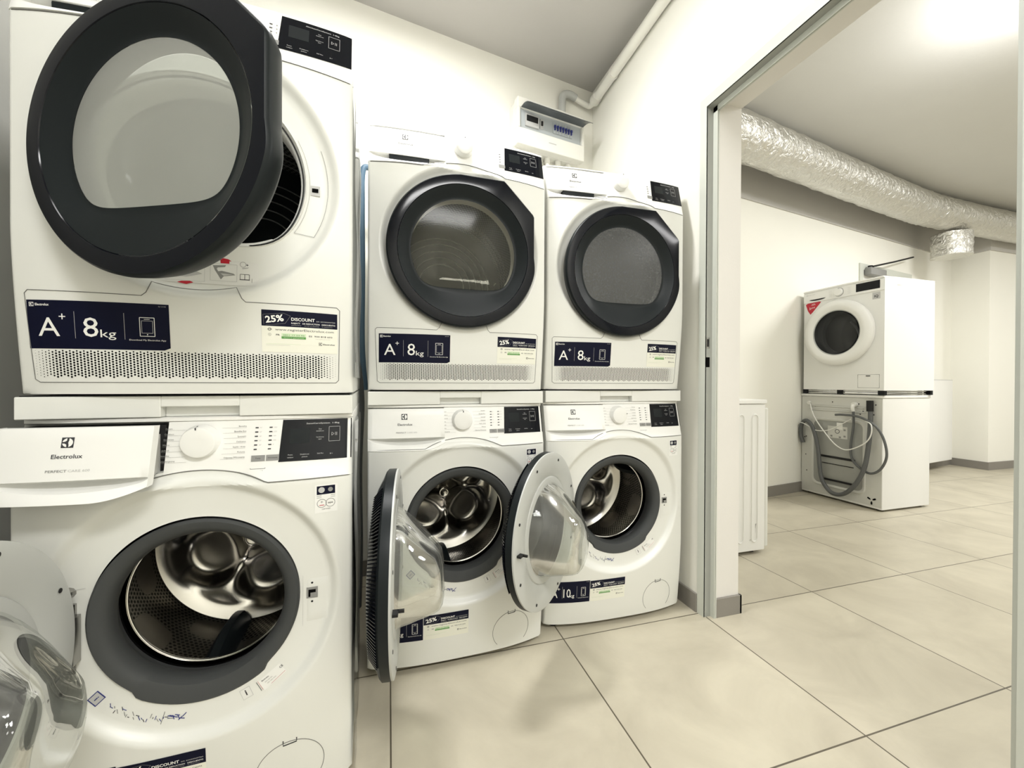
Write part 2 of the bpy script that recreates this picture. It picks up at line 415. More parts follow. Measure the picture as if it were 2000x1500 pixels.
def drum_washer(parent, depth=.40, rot=0.3):
    gx, gz = .003, .463
    mb = MB(); n = 96
    A = [2*PI*k/n for k in range(n)]
    # gasket
    prof = [(.1875, .012), (.187, .0), (.182, -.006), (.170, -.004), (.160, .004), (.154, .016), (.1535, .035), (.160, .05), (.168, .062), (.170, .075)]
    def rr(r, a, k):
        d = math.degrees(a) % 360
        t = max(0, min(1, (d-232)/5))*max(0, min(1, (312-d)/5))
        return r+.009*t*(1 if k < 4 else 0)
    mb.loops([[Vector((gx+rr(r, a, k)*cos(a), y-.007, gz+rr(r, a, k)*sin(a))) for a in A] for k, (r, y) in enumerate(prof)])
    g = mb.build('door_gasket', 'rubber', parent)
    dr = MB(); R = .236
    # front flange and cylinder with UVs
    L = [[Vector((gx+r*cos(a), y, gz+r*sin(a))) for a in A] for r, y in ((.163, .078), (.160, .083), (.163, .090), (.19, .094), (R-.004, .10))]
    dr.loops(L, True, 0)
    rows = [.10+(depth-.10)*k/10 for k in range(11)]
    ids = []
    for y in rows:
        row = []
        for k in range(n+1):
            a = 2*PI*k/n; i = dr.vert((gx+R*cos(a), y, gz+R*sin(a))); dr.uv[i] = (a*R, y); row.append(i)
        ids.append(row)
    for a, b in zip(ids, ids[1:]):
        for k in range(n): dr.face((a[k], a[k+1], b[k+1], b[k]), 1)
    # spider back wall: polar height field
    rs = [R*k/34 for k in range(1, 35)]
    def h(r, a):
        y = depth
        y -= .46*max(0, r-.203)
        for q in range(4):
            a0 = rot+q*PI/2
            px, pz = .118*cos(a0), .118*sin(a0)
            dx, dz = r*cos(a)-px, r*sin(a)-pz
            rx = dx*cos(a0+.2)+dz*sin(a0+.2); rt = -dx*sin(a0+.2)+dz*cos(a0+.2)
            e = (rx/.077)**2+(rt/.084)**2
            y += .045/(1+e**4)
        y -= .016*math.exp(-(r/.032)**4)
        y += .010*math.exp(-(r/.016)**4)
        return y
    n2 = 144
    LL = [[Vector((gx+r*cos(a), h(r, a), gz+r*sin(a))) for a in [2*PI*k/n2 for k in range(n2)]] for r in rs[::-1]]
    dr.loops(LL, True, 2, False, True)
    d = dr.build('drum', ['steel', 'drumperf', 'steel'], parent, smooth=60)
    # bright inner lip
    lip = MB(); lip.tube([(gx+.161*cos(a), .0805, gz+.161*sin(a)) for a in A], .0022, 8, closed=True)
    lip.build('drum_lip', 'chrome', d)
    # paddles
    for q in range(3):
        a = rad(-97)+q*2*PI/3 + rot*0
        pd = MB(); Ls = []
        for k in range(9):
            y = .125+(depth-.15)*k/8; hh = .058*math.sin(PI*(.12+.76*k/8))**.6; wd = .030
            er = Vector((cos(a), 0, sin(a))); et = Vector((-sin(a), 0, cos(a))); o = Vector((gx, y, gz))
            Ls.append([o+er*(R-.002)+et*(-wd), o+er*(R-hh*.55)+et*(-wd*.72), o+er*(R-hh)+et*(-wd*.3), o+er*(R-hh)+et*(wd*.3), o+er*(R-hh*.55)+et*(wd*.72), o+er*(R-.002)+et*wd])
        pd.loops(Ls, False, 0); pd.face([0, 1, 2, 3, 4, 5], 0); pd.face([len(pd.v)-6+i for i in range(6)][::-1], 0)
        pd.build('paddle', 'blackmatte', d, smooth=50)
    tub = MB(); tub.loops([[Vector((gx+r*cos(a), y, gz+r*sin(a))) for a in A] for r, y in ((.170, .074), (.245, .076), (.245, depth+.06), (.02, depth+.06))], True, 0, False, True)
    tub.build('tub', 'blackhole', parent)
    return d

def washer_door(parent, phi):
    """closed it faces -y; hinge at the left, opened by phi"""
    e = bpy.data.objects.new('porthole_door', None)
    R, cd, zc = .245, .245, .463
    n = 120; A = [2*PI*k/n for k in range(n)]
    def ring(r, y, dz=0, fx=1): return [Vector((cd+r*cos(a)*fx, y, zc+dz+r*sin(a))) for a in A]
    o = MB()
    o.loops([ring(.143, -.004), ring(.150, -.001), ring(.165, -.003), ring(.168, -.0065), ring(.172, -.003), ring(.236, 0), ring(.2445, -.002), ring(R, -.006)], True, 0)
    o.loops([ring(R, -.006), ring(R+.0005, -.010), ring(R+.0005, -.026), ring(.240, -.031)], True, 1)
    # dome, thicker on the grip side (+x) upper part
    def dome(r, y): return [Vector((cd+r*cos(a), y-.012*max(0, cos(a-.25))*(1-(r/R)**4)-.0*1, zc+r*sin(a))) for a in A]
    o.loops([ring(.240, -.031), dome(.225, -.037), dome(.205, -.046), dome(.195, -.048), dome(.15, -.050), dome(.08, -.051), dome(.02, -.051)], True, 2, False, True)
    door = o.build('porthole_door', ['silver', 'blackmatte', 'black'], parent, smooth=40)
    door.location = (-.19, -.02, 0); door.rotation_euler = (0, 0, -phi)
    # clear bowl
    b = MB(); L = []
    for y, r, dz in ((-.002, .147, 0), (.004, .1425, 0), (.012, .139, -.001), (.03, .130, -.007), (.05, .118, -.014), (.072, .104, -.024), (.090, .092, -.031), (.103, .082, -.035), (.111, .068, -.038), (.115, .050, -.040), (.1155, .025, -.040), (.1155, .006, -.040)):
        L.append(ring(r, y, dz))
    b.loops(L, True, 0, False, True)
    b.build('glass_bowl', 'bowl', door, smooth=60)
    b = MB(); L = []
    for y, r, dz in ((-.006, .141, 0), (.012, .134, -.002), (.03, .125, -.008), (.05, .113, -.015), (.072, .099, -.025), (.090, .087, -.032), (.101, .077, -.036), (.107, .063, -.038), (.1105, .045, -.040), (.111, .006, -.040)):
        L.append(ring(r, y, dz))
    b.loops(L, True, 0, False, True)
    b.build('glass_bowl', 'bowl', door, smooth=60)
    # grip ribs
    g = MB()
    for k in range(52):
        a = rad(-30+k*1.9)
        er = Vector((cos(a), 0, sin(a))); et = Vector((-sin(a), 0, cos(a)))
        c = Vector((cd, 0, zc))
        for r0, r1, y0, y1 in ((.218, .2462, -.0480, -.030),):
            P = []
            for rr, yy in ((r0, y0-.004), (r1-.006, -.036), (r1, -.031), (r0, -.028)):
                P.append((rr, yy))
            pts = [c+er*rr+et*.0012+Vector((0, yy, 0)) for rr, yy in P] + [c+er*rr-et*.0012+Vector((0, yy, 0)) for rr, yy in P]
            i = [g.vert(p) for p in pts]
            g.face(i[:4]); g.face(i[4:][::-1])
            for q in range(4): g.face((i[q], i[q+4], i[(q+1) % 4+4], i[(q+1) % 4]))
    g.build('grip_ribs', 'black', door, smooth=0)
    # latch hook, screws, hinge
    h = MB(); a = rad(0)
    h.box((cd+.205, 0, zc-.010), (cd+.226, .012, zc-.004)); h.box((cd+.205, .010, zc-.010), (cd+.211, .024, zc-.004))
    h.build('latch_hook', 'dark', door)
    for dg in (20, 65, 110, 155, 205, 250, 295, 335):
        s = MB(); x, z = cd+.224*cos(rad(dg)), zc+.224*sin(rad(dg))
        s.loops([[Vector((x+r*cos(2*PI*k/10), y, z+r*sin(2*PI*k/10))) for k in range(10)] for r, y in ((.0045, .0003), (.0042, .0012), (.002, .0014))], True, 0, False, True)
        s.build('screw', 'dark', door)
    return door
def hinge(parent, phi):
    # steel arm from the crater wall to the door
    h = MB()
    P = smoothpath([(-.205, .012, .525), (-.215, -.010, .527), (-.222, -.022, .515), (-.212, -.030, .495), (-.200, -.026, .475)], 5)
    h.tube(P, [.010]*len(P), 10)
    h.box((-.222, -.006, .37), (-.200, .010, .505))
    h.box((-.214, -.026, .395), (-.192, -.004, .485))
    h.build('hinge', 'steeld', parent)

def decal_surface(F, extra=0, craterfn=None):
    def S(u, z, off):
        d = F(u, z)
        if craterfn: d += craterfn(math.hypot(u-CX, z-CZ))
        return (u, -(d+extra+off), z)
    return S
def energy_label(S, parent, x0, x1, z0, z1, cap='A', num='8', peel=True):
    a = Art(S); W_, H_ = x1-x0, z1-z0
    a.rect(x0, z0, x1, z1, 'navy', 0)
    X = lambda t: x0+W_*t
    Z = lambda t: z1-H_*t
    a.logo(X(.035), Z(.09), H_*.085, 'white', 'navy'); a.text('Electrolux', X(.062), Z(.115), H_*.05, 'white', bold=.02, wd=W_*.10)
    a.text(cap, X(.15), Z(.74), H_*.40, 'white', al='c', wd=W_*.155, bold=.0)
    a.text('+', X(.25), Z(.42), H_*.18, 'white', al='c')
    a.line([(X(.335), Z(.22)), (X(.335), Z(.78))], .0006, 'lgrey'); a.line([(X(.68), Z(.22)), (X(.68), Z(.78))], .0006, 'lgrey')
    a.text(num, X(.445), Z(.74), H_*.42, 'white', al='c', wd=W_*(.105 if len(num) == 1 else .17), bold=.0)
    a.text('kg', X(.51), Z(.745), H_*.17, 'white', wd=W_*.11)
    px, pz = X(.84), Z(.50)
    pw, ph = W_*.052, H_*.20
    a.frame(px-pw, pz-ph, px+pw, pz+ph, .0011, 'white'); a.frame(px-pw*.75, pz-ph*.66, px+pw*.75, pz+ph*.66, .0007, 'lgrey')
    a.line([(px-pw*.4, pz+ph*.82), (px+pw*.4, pz+ph*.82)], .0007, 'white'); a.disc(px, pz-ph*.82, .0011, 'white', n=10)
    a.text('Download My Electrolux App', px, Z(.80), H_*.035, 'white', al='c', wd=W_*.26)
    a.text('Ref. 60 000', X(.98), Z(.06), H_*.022, 'lgrey', al='r')
    if peel: a.poly([(x1+.0002, z0-.0002), (x1+.0002, z0+H_*.05), (x1-W_*.045, z0-.0002)], 'cream', 2)
    return a.build('energy_label', parent, 'dark navy energy and capacity sticker')
def discount_label(S, parent, x0, x1, z0, z1, split=.38):
    a = Art(S); W_, H_ = x1-x0, z1-z0; X = lambda t: x0+W_*t; Z = lambda t: z1-H_*t
    a.rect(x0, z0, x1, Z(split), 'cream', 0); a.rect(x0, Z(split), x1, z1, 'navy', 0)
    a.text('25%', X(.055), Z(split*.80), H_*.155, 'white', rot=.16, bold=.03, wd=W_*.235)
    a.line([(X(.03), Z(split*.92)), (X(.02), Z(split*.30)), (X(.28), Z(.06)), (X(.37), Z(.12)), (X(.30), Z(split*.80)), (X(.05), Z(split*.95))], .0004, 'grey')
    a.text('DISCOUNT', X(.38), Z(split*.60), H_*.075, 'white', bold=.02, wd=W_*.31)
    a.text('on accessories', X(.71), Z(split*.60), H_*.04, 'lgrey', wd=W_*.26)
    a.text('RABATT   DE REDUCTION   DESCUENTO', X(.38), Z(split*.80), H_*.035, 'white', wd=W_*.59, bold=.01)
    a.text('auf Zubehör     sur les accessoires     en accesorios', X(.38), Z(split*.91), H_*.018, 'lgrey', wd=W_*.55)
    a.ring(X(.10), Z(split+.075), H_*.030, .0010, 'ink'); a.line([(X(.07), Z(split+.075)), (X(.13), Z(split+.075))], .0007, 'ink')
    a.text('www.registerElectrolux.com', X(.17), Z(split+.10), H_*.058, 'ink', wd=W_*.78)
    a.ring(X(.10), Z(split+.20), H_*.030, .0005, 'grey'); a.text('%', X(.10), Z(split+.215), H_*.03, 'grey', al='c')
    a.text('FR', X(.18), Z(split+.22), H_*.038, 'ink', wd=W_*.05, bold=.02)
    a.rect(X(.25), Z(split+.29), X(.57), Z(split+.235), 'green', 1, 4, 1); a.rect(X(.25), Z(split+.235), X(.57), Z(split+.16), 'palegreen', 1, 4, 1)
    a.text('0801 77 53 94', X(.27), Z(split+.22), H_*.035, 'green', 2, wd=W_*.28)
    a.text('Service & appel gratuits', X(.28), Z(split+.275), H_*.022, 'palegreen', 2, wd=W_*.26)
    a.text('ES  900 818 602', X(.61), Z(split+.225), H_*.038, 'ink', wd=W_*.32, bold=.01)
    a.text('Llamada gratuita', X(.70), Z(split+.275), H_*.018, 'lgrey', wd=W_*.20)
    a.line([(X(.05), Z(split+.42)), (X(.50), Z(split+.42))], .0005, 'palegreen'); a.line([(X(.05), Z(split+.45)), (X(.36), Z(split+.45))], .0004, 'lgrey')
    a.logo(X(.765), Z(split+.39), H_*.072, 'ink', 'cream'); a.text('Electrolux', X(.80), Z(split+.41), H_*.035, 'ink', wd=W_*.165, bold=.02)
    return a.build('discount_label', parent, 'navy and cream discount sticker')

def panel_fascia(parent, F, z_seam, z_top, n=72):
    """control panel shell above an arching seam"""
    seam = lambda u: seam_z(u, z_seam)
    xl = -.0578; US = [-HW+2*HW*k/n for k in range(n+1)]
    mb = MB(); U = [xl+(HW-xl)*k/n for k in range(n+1)]; rows = 7; off = .0016
    outer = []
    for j in range(rows+1):
        L = []
        for u in U:
            z = seam(u)+.0006+(z_top-seam(u))*j/rows
            L.append(Vector((u, -(F(u, z)+off), z)))
        outer.append(L)
    back0 = [Vector((p.x, p.y+off+.004, p.z)) for p in outer[0]]
    back1 = [Vector((p.x, p.y+off+.02, p.z)) for p in outer[-1]]
    mb.loops([back0]+outer+[back1], False)
    for col in ([l[0] for l in outer], [l[-1] for l in outer]):
        i = [mb.vert(p) for p in col]; j = [mb.vert(p+Vector((0, .035, 0))) for p in col]
        for a, b, c, d in zip(i, i[1:], j[1:], j): mb.face((a, b, c, d))
    p = mb.build('control_panel', 'plastic', parent, smooth=50)
    s = MB(); s.tube([(u, -(F(u, seam(u)-.003)+.0004), seam(u)) for u in US], .0011, 6)
    s.build('panel_seam', 'seam', parent)
    return p, seam
def display_art(S, parent, x0, x1, z0, z1, prog=True, letters='SensiCareSystem  1-8kg'):
    a = Art(S, .0008); W_, H_ = x1-x0, z1-z0; X = lambda t: x0+W_*t; Z = lambda t: z1-H_*t
    sl = .04
    k = 10
    for i in range(k):
        t0, t1 = i/k, (i+1)/k
        f = lambda t, top: (X(t)+(-(W_*sl)*(1-t) if not top else 0)*1.0, z1 if top else z0)
        a.poly([f(t0, 0), f(t1, 0), f(t1, 1), f(t0, 1)], 'black', 0)
    a.rect(X(.10), Z(.58), X(.38), Z(.22), 'blackmatte', 1, 4, 1)
    a.text(letters, X(.33), Z(.12), H_*.035, 'lgrey', wd=W_*.48, bold=.01)
    for zz, t in ((.26, 'Stop'), (.31, 'dodatkowe'), (.46, 'Opóźniony'), (.51, 'start')):
        a.text(t, X(.53), Z(zz), H_*.028, 'lgrey', al='c')
    a.frame(X(.66), Z(.56), X(.82), Z(.20), .0006, 'lgrey')
    a.line([(X(.70), Z(.34)), (X(.735), Z(.38)), (X(.70), Z(.42)), (X(.70), Z(.34))], .0006, 'lgrey'); a.line([(X(.755), Z(.34)), (X(.755), Z(.42))], .0008, 'lgrey'); a.line([(X(.775), Z(.34)), (X(.775), Z(.42))], .0008, 'lgrey')
    for xx, t in ((.12, 'Pranie'), (.32, 'Dodatkowe'), (.54, 'Soft Plus')):
        a.text(t, X(xx), Z(.86), H_*.03, 'lgrey', al='c')
    a.text('wstępne', X(.12), Z(.92), H_*.028, 'lgrey', al='c'); a.text('płukanie', X(.32), Z(.92), H_*.028, 'lgrey', al='c')
    a.text('III =', X(.70), Z(.88), H_*.03, 'lgrey', al='c')
    return a.build('display', parent, 'black control display')
def dial(parent, x, z, y, r, h, mark):
    mb = MB(); n = 48
    R_ = lambda r, y_: [Vector((x+r*cos(2*PI*k/n), y_, z+r*sin(2*PI*k/n))) for k in range(n)]
    mb.loops([R_(r*1.02, y), R_(r*1.02, y-h*.25), R_(r*.97, y-h*.35), R_(r*.93, y-h*.85), R_(r*.88, y-h), R_(r*.80, y-h*1.04), R_(r*.3, y-h*1.02)], True, 0, False, True)
    d = mb.build('dial_knob', 'plastic', parent, smooth=40)
    m = MB(); a = mark
    er = Vector((cos(a), 0, sin(a))); et = Vector((-sin(a), 0, cos(a))); c = Vector((x, 0, z))
    q = [c+er*rr*r+et*tt+Vector((0, y-h*yy-.0005, 0)) for rr, tt, yy in ((.80, -.0013, 1.04), (.80, .0013, 1.04), (.975, .0013, .5), (.975, -.0013, .5))]
    q2 = [c+er*rr*r+et*tt+Vector((0, y-h*yy-.0006, 0)) for rr, tt, yy in ((.89, -.0013, 1.0), (.89, .0013, 1.0), (.975, .0013, .5), (.975, -.0013, .5))]
    m.poly(q2); m.poly([c+er*rr*r+et*tt+Vector((0, y-h*1.05-.0004, 0)) for rr, tt in ((.76, -.0013), (.76, .0013), (.89, .0013), (.89, -.0013))])
    m.build('dial_mark', 'ink', d, smooth=0)
    return d
def washer_print(S, parent, zt=0):
    a = Art(S, .0008)
    k = .009
    z0 = .838
    Lf = ['Denim', 'Outdoor', 'Sportowe', 'Wełna', 'Jedwab', 'Bawełna', 'Antyalergiczny']
    Rt = ['Bawełna', 'Bawełna Eco', 'Syntetyki', 'Delikatne', 'Szybki 14min', 'Płukanie', 'Odpomp./Wirowanie']
    for i, t in enumerate(Lf):
        z = z0-i*.0108-.002; a.text(t, -.062+.0+(-.0008*i), z, .0032, 'grey'); a.line([(-.062-.0008*i, z-.0017), (-.030+abs(i-3)*.003, z-.0017)], .0003, 'grey')
    for i, t in enumerate(Rt):
        z = z0-i*.0108+.0; a.text(t, .083, z, .0032, 'grey', al='r', bold=.01 if i in (1, 6) else 0); a.line([(.044-abs(i-3)*.002, z-.0017), (.083, z-.0017)], .0003, 'grey')
    for j, x in enumerate((.100, .127)):
        for i in range(6):
            z = .834-i*.0092
            a.rect(x-.0002*i, z, x+.006-.0002*i, z+.0024, 'ink', 1, 1, 1)
            a.text(('90°', '60°', '40°', '30°', '20°', '*')[i] if j == 0 else ('1400', '1200', '800', '400', '0', '-')[i], x+.0085, z, .0026, 'lgrey')
    a.rect(.0955, .7640, .1215, .7765, 'grey', 1, 2, 1); a.rect(.1235, .7640, .1485, .7765, 'grey', 1, 2, 1)
    a.text('Temp.', .1085, .7690, .003, 'dark', 2, al='c'); a.text('Wirowanie', .136, .7690, .003, 'dark', 2, al='c')
    a.line([(.095, .7505), (.095, .7485), (.123, .7485), (.123, .7505)], .0007, 'ink'); a.text('Wł./Wył.', .109, .7415, .0040, 'ink', al='c', bold=.01)
    return a.build('panel_print', parent)

def drawer(parent, F, ztop, open_=0, dryer=False, name='detergent_drawer'):
    """handle block at the left of the panel with a scooped grip below"""
    x0, x1 = -HW+.0005, -.058
    zf = ztop-(.092 if dryer else .094)      # bottom edge of the flat face
    hs = .027 if dryer else .021             # height of the scoop
    zl = .7185
    n = 32; U = [x0+(x1-x0)*k/n for k in range(n+1)]
    mb = MB()
    def arch(u):                          # lower lip rises towards the right end
        t = max(0, (u-(x1-.085))/.085)
        return .020*t*t
    rows = []
    def fy(u, z): return -(F(u, z)+.0028+open_)
    for u in U:
        s = math.sin(PI*min(1, max(0, (u-x0-.006)/(x1-x0-.008)))) if x0+.006 < u < x1-.002 else 0
        s = max(0, s)**.5
        zlip = zl+arch(u)
        h = min(hs*(.15+.85*s), zf-zlip-.004)
        dd = .031*s
        col = [Vector((u, fy(u, ztop)+.018, ztop)), Vector((u, fy(u, ztop)+.001, ztop)), Vector((u, fy(u, ztop), ztop-.0012))]
        for k in range(1, 5):
            zz = ztop-.0012-(ztop-.0012-zf-.001)*k/4; col.append(Vector((u, fy(u, zz), zz)))
        col.append(Vector((u, fy(u, zf)+.0012*min(1, s*3), zf)))
        for t, g in ((.02, .95), (.10, 1.0), (.4, 1.0), (.65, .86), (.84, .50), (.95, .16), (1.0, 0)):
            zz = zf-h*t; col.append(Vector((u, fy(u, zz)+dd*g, zz)))
        for t in (.35, .7, 1):
            zz = zf-h-(zf-h-zlip)*t; col.append(Vector((u, fy(u, zz), zz)))
        col.append(Vector((u, fy(u, zlip)+.002, zlip-.001))); col.append(Vector((u, fy(u, zlip)+.018, zlip-.001)))
        rows.append(col)
    mb.loops(rows, False, 0)
    # end cheeks
    for col, rev in ((rows[0], False), (rows[-1], True)):
        B = [Vector((p.x, -F(p.x, p.z)+.02-open_, p.z)) for p in col]
        mb.loops([col, B] if rev else [B, col], False)
    d = mb.build(name, 'plastic', parent, smooth=30)
    if dryer:
        b = MB(); k = 10; LL = []
        for i in range(k+1):
            u = -.236+(.125)*i/k
            f = -fy(u, zf)
            LL.append([Vector((u, -f+.004, zf-.0005)), Vector((u, -f+.003, zf-.004)), Vector((u, -f+.004, zf-.020)), Vector((u, -f+.012, zf-.023)), Vector((u, -f+.024, zf-.0005))])
        b.loops(LL, True, 0, True, True)
        b.build('drawer_grip', 'blackmatte', d, smooth=0)
    if open_:
        t = MB()   # tray body behind the face
        q = -open_+.034
        t.box((x0+.012, q, zf-.010), (x1-.014, .05, zf-.006)); t.box((x0+.012, q, zf-.010), (x0+.015, .05, ztop-.025))
        t.box((x1-.017, q, zf-.010), (x1-.014, .05, ztop-.022)); t.box((-.18, q, zf-.010), (-.177, .05, ztop-.035))
        t.build('drawer_tray', 'plastic2', d)
        c = MB(); c.box((x0+.004, .012, zf-.014), (x1-.004, .05, ztop-.003)); c.build('drawer_slot', 'dark', parent)
    a = Art(lambda x, z, off: (x, fy(x, z)-off, z), .0004)
    a.logo(-.186, ztop-.026, .0185, 'ink', 'plastic'); a.text('Electrolux', -.184, ztop-.054, .0075, 'ink', al='c', wd=.046, bold=.012)
    a.text('PERFECT', -.212, ztop-.078, .0043, 'grey', wd=.031, bold=.015); a.text('CARE '+('800' if dryer else '600'), -.179, ztop-.078, .0043, 'lgrey', wd=.032)
    a.build('drawer_print', d)
    return d
def feet(parent, z1, hw=.25, depth=.5, m='dark', z0=0, y0=.05):
    for x in (-hw, hw):
        for y in (y0, depth-.04):
            f = MB(); f.loops([[Vector((x+r*cos(2*PI*k/14), y+r*sin(2*PI*k/14), z)) for k in range(14)] for r, z in ((.019, z0), (.02, z0+.004), (.02, z1*.6+z0*.4), (.012, z1+.004))], True, 0, True, True)
            f.build('foot', m, parent)
def cyl_hole(parent, name, cx, cz, prof, m, n=96, rf=None):
    mb = MB(); A = [2*PI*k/n for k in range(n)]
    mb.loops([[Vector((cx+(rf(a, r) if rf else r)*cos(a), y, cz+(rf(a, r) if rf else r)*sin(a))) for a in A] for r, y in prof], True, 0)
    return mb.build(name, m, parent, smooth=40)

# ------------------------------------------------------------------ washing machine of the three stacks
def washer(loc, rz, label, phi, mark, open_drawer=0, drumrot=.3):
    t = thing('washing_machine', loc, rz, label, 'washing machine', 'front loading washing machines under the dryers')
    r0 = lambda a: .187
    mb = polar_front(FW, r0, .018, .852, depth=.55)
    mb.build('cabinet', 'enamel', t, smooth=32)
    # worktop
    wt = MB(); n = 30; L = []
    for k in range(n+1):
        u = -HW+2*HW*k/n; f = Fbow(u, .852, 0, 0, 1)+.003
        L.append([Vector((u, -f, .8525)), Vector((u, -f-.001, .8535)), Vector((u, -f-.001, .860)), Vector((u, -f+.003, .8612)), Vector((u, .55, .8612)), Vector((u, .55, .8525))])
    wt.loops(L, True, 0, True, True); wt.build('worktop', 'plastic', t)
    p, seam = panel_fascia(t, FW, .722, .851)
    S = decal_surface(FW, .0016)
    washer_print(S, p)
    display_art(S, p, .1530, .2965, .7600, .8505)
    dial(p, .002, .810, -FW(0, .81)+.004, .0345, .027, mark)
    drawer(t, FW, .8495, open_drawer)
    drum_washer(t, .40, drumrot)
    if phi is not None:
        washer_door(t, phi); hinge(t, phi)
    # hinge line / latch plate
    lp = MB(); S2 = decal_surface(FW, 0, crater)
    g = [[S2(.199+(.252-.199)*i/8+.0, .385+(.115)*j/8, .0012 if 0 < i < 8 and 0 < j < 8 else -.003) for i in range(9)] for j in range(9)]
    ids = [[lp.vert(q) for q in row] for row in g]
    for j in range(8):
        for i in range(8): lp.face((ids[j][i], ids[j][i+1], ids[j+1][i+1], ids[j+1][i]))
    lp.build('latch_plate', 'enamel', t, smooth=50)
    lk = MB(); q = S2(.214, .463, 0)
    lk.box((.203, q[1]-.0025, .447), (.226, q[1]+.001, .471), 0); lk.box((.207, q[1]-.003, .459), (.222, q[1]-.0024, .466), 1); lk.box((.207, q[1]-.003, .450), (.211, q[1]-.0024, .459), 1)
    lk.build('door_latch', ['grey', 'blackhole'], t)
    a = Art(decal_surface(FW, .0012, crater)); a.disc(.2145, .481, .0024, 'dark', n=10); a.build('latch_screw', t); a = Art(decal_surface(FW, .0012, crater)); a.disc(.2145, .439, .0024, 'dark', n=10); a.build('latch_screw', t); a = Art(decal_surface(FW, .0012, crater))
    a.line([(.196, .388), (.196, .50)], .0004, 'lgrey')
    a.line([(-.255, .527), (-.185, .533)], .0008, 'lgrey')
    a.build('crater_lines', t)
    # filter flap
    fx, fz, fr = .173, .081, .067
    pts = [(fx+fr*cos(x), fz+fr*sin(x)*.98) for x in [rad(-42+264*k/40) for k in range(41)]]
    f = MB(); S3 = decal_surface(FW, 0)
    f.tube([S3(x, z, .0002) for x, z in pts], .0007, 6)
    fo = f.build('filter_flap', 'seam', t)
    b = MB(); b.tube([S3(x, z, .0004) for x, z in ((fx-.013, fz+fr+.003), (fx-.013, fz+fr-.008), (fx+.013, fz+fr-.006), (fx+.013, fz+fr+.003))], .0011, 6); b.build('flap_grip', 'dark', fo)
    # stickers
    S = decal_surface(FW)
    energy_label(S, t, -.288, -.128, .104, .187, 'A', '10', False)
    discount_label(S, t, -.1265, .020, .103, .184)
    a = Art(S); a.rect(.222, .643, .268, .706, 'plastic', 0)
    a.rect(.226, .684, .263, .703, 'navy', 1, 2, 1); a.disc(.2355, .694, .0065, 'lgrey', 2); a.disc(.2535, .694, .005, 'grey', 2); a.line([(.226, .681), (.263, .681)], .0012, 'grey')
    a.line([(.226, .677), (.263, .677)], .0007, 'ink')
    a.ring(.236, .664, .0092, .0008, 'ink'); a.ring(.2535, .664, .0092, .0008, 'ink'); a.line([(.231, .660), (.241, .660)], .0014, 'red', 2); a.text('*', .236, .6615, .008, 'ink', al='c'); a.text('aqua', .2535, .6625, .004, 'ink', al='c', bold=.02)
    a.text('CERTIFIED', .245, .6495, .0028, 'ink', al='c')
    a.build('certificate_sticker', t, 'small blue and white certificate sticker')
    # stickers in the crater
    def polarS(u, z, off):
        d = FW(u, z)+crater(math.hypot(u-CX, z-CZ)); return (u, -(d+off), z)
    a = Art(polarS)
    def at(ang, r, dx=0, dz=0):
        q = rad(ang); return CX+r*cos(q)+dx, CZ+r*sin(q)+dz
    def rbox(ang, r, wd, hh, m, l=0, rot=None):
        x, z = at(ang, r); q = rad(ang+90 if rot is None else rot); c, s = cos(q), sin(q)
        a.poly([(x+i*wd/2*c-j*hh/2*s, z+i*wd/2*s+j*hh/2*c) for i, j in ((-1, -1), (1, -1), (1, 1), (-1, 1))], m, l)
    def rtext(t_, ang, r, h, m, l=1, bold=0):
        x, z = at(ang, r); a.text(t_, x, z, h, m, l, al='c', rot=rad(ang+90), bold=bold)
    rbox(-67, .218, .020, .022, 'lgrey', 0); rbox(-67, .218, .0185, .0205, 'plastic2', 1); rtext('i', -67, .222, .012, 'ink', 2, .03)
    rbox(-53, .222, .052, .024, 'plastic', 0)
    rbox(-60.5, .221, .001, .022, 'ink', 1); rbox(-59.7, .221, .0005, .022, 'red', 1)
    rtext('Electrolux', -56, .216, .0028, 'ink', 1, .02); rtext('WW-600 S/N', -55, .222, .0022, 'grey'); rtext('230V 50Hz IPX4', -54, .227, .0022, 'grey')
    rtext('CE', -46.5, .221, .0045, 'ink', 1, .02); rbox(-51, .2315, .034, .0005, 'red', 1)
    a.build('rating_plate', t, 'small rating plate and info sticker')
    a = Art(polarS)
    rbox(-138, .228, .020, .022, 'blue', 0); rbox(-138, .228, .017, .018, 'lgrey', 1); rtext('i', -138, .232, .010, 'blue', 2, .02)
    random.seed(3)
    for i in range(26):
        an = -131+i*1.15; r = .221+random.random()*.012
        rbox(an, r, .003+random.random()*.006, .0012, random.choice(['blue', 'ink', 'blue', 'grey']), 1, rot=random.choice([an, an+90, an+45]))
    rbox(-106, .224, .0008, .024, 'ink', 1)
    for i in range(9):
        an = -103+i*.8; rbox(an, .216+random.random()*.010, .009, .0016, 'blue', 1, rot=an+random.choice([30, -40, 80]))
    a.build('pictogram_sticker', t, 'smudged blue pictogram sticker')
    feet(t, .018)
    return t

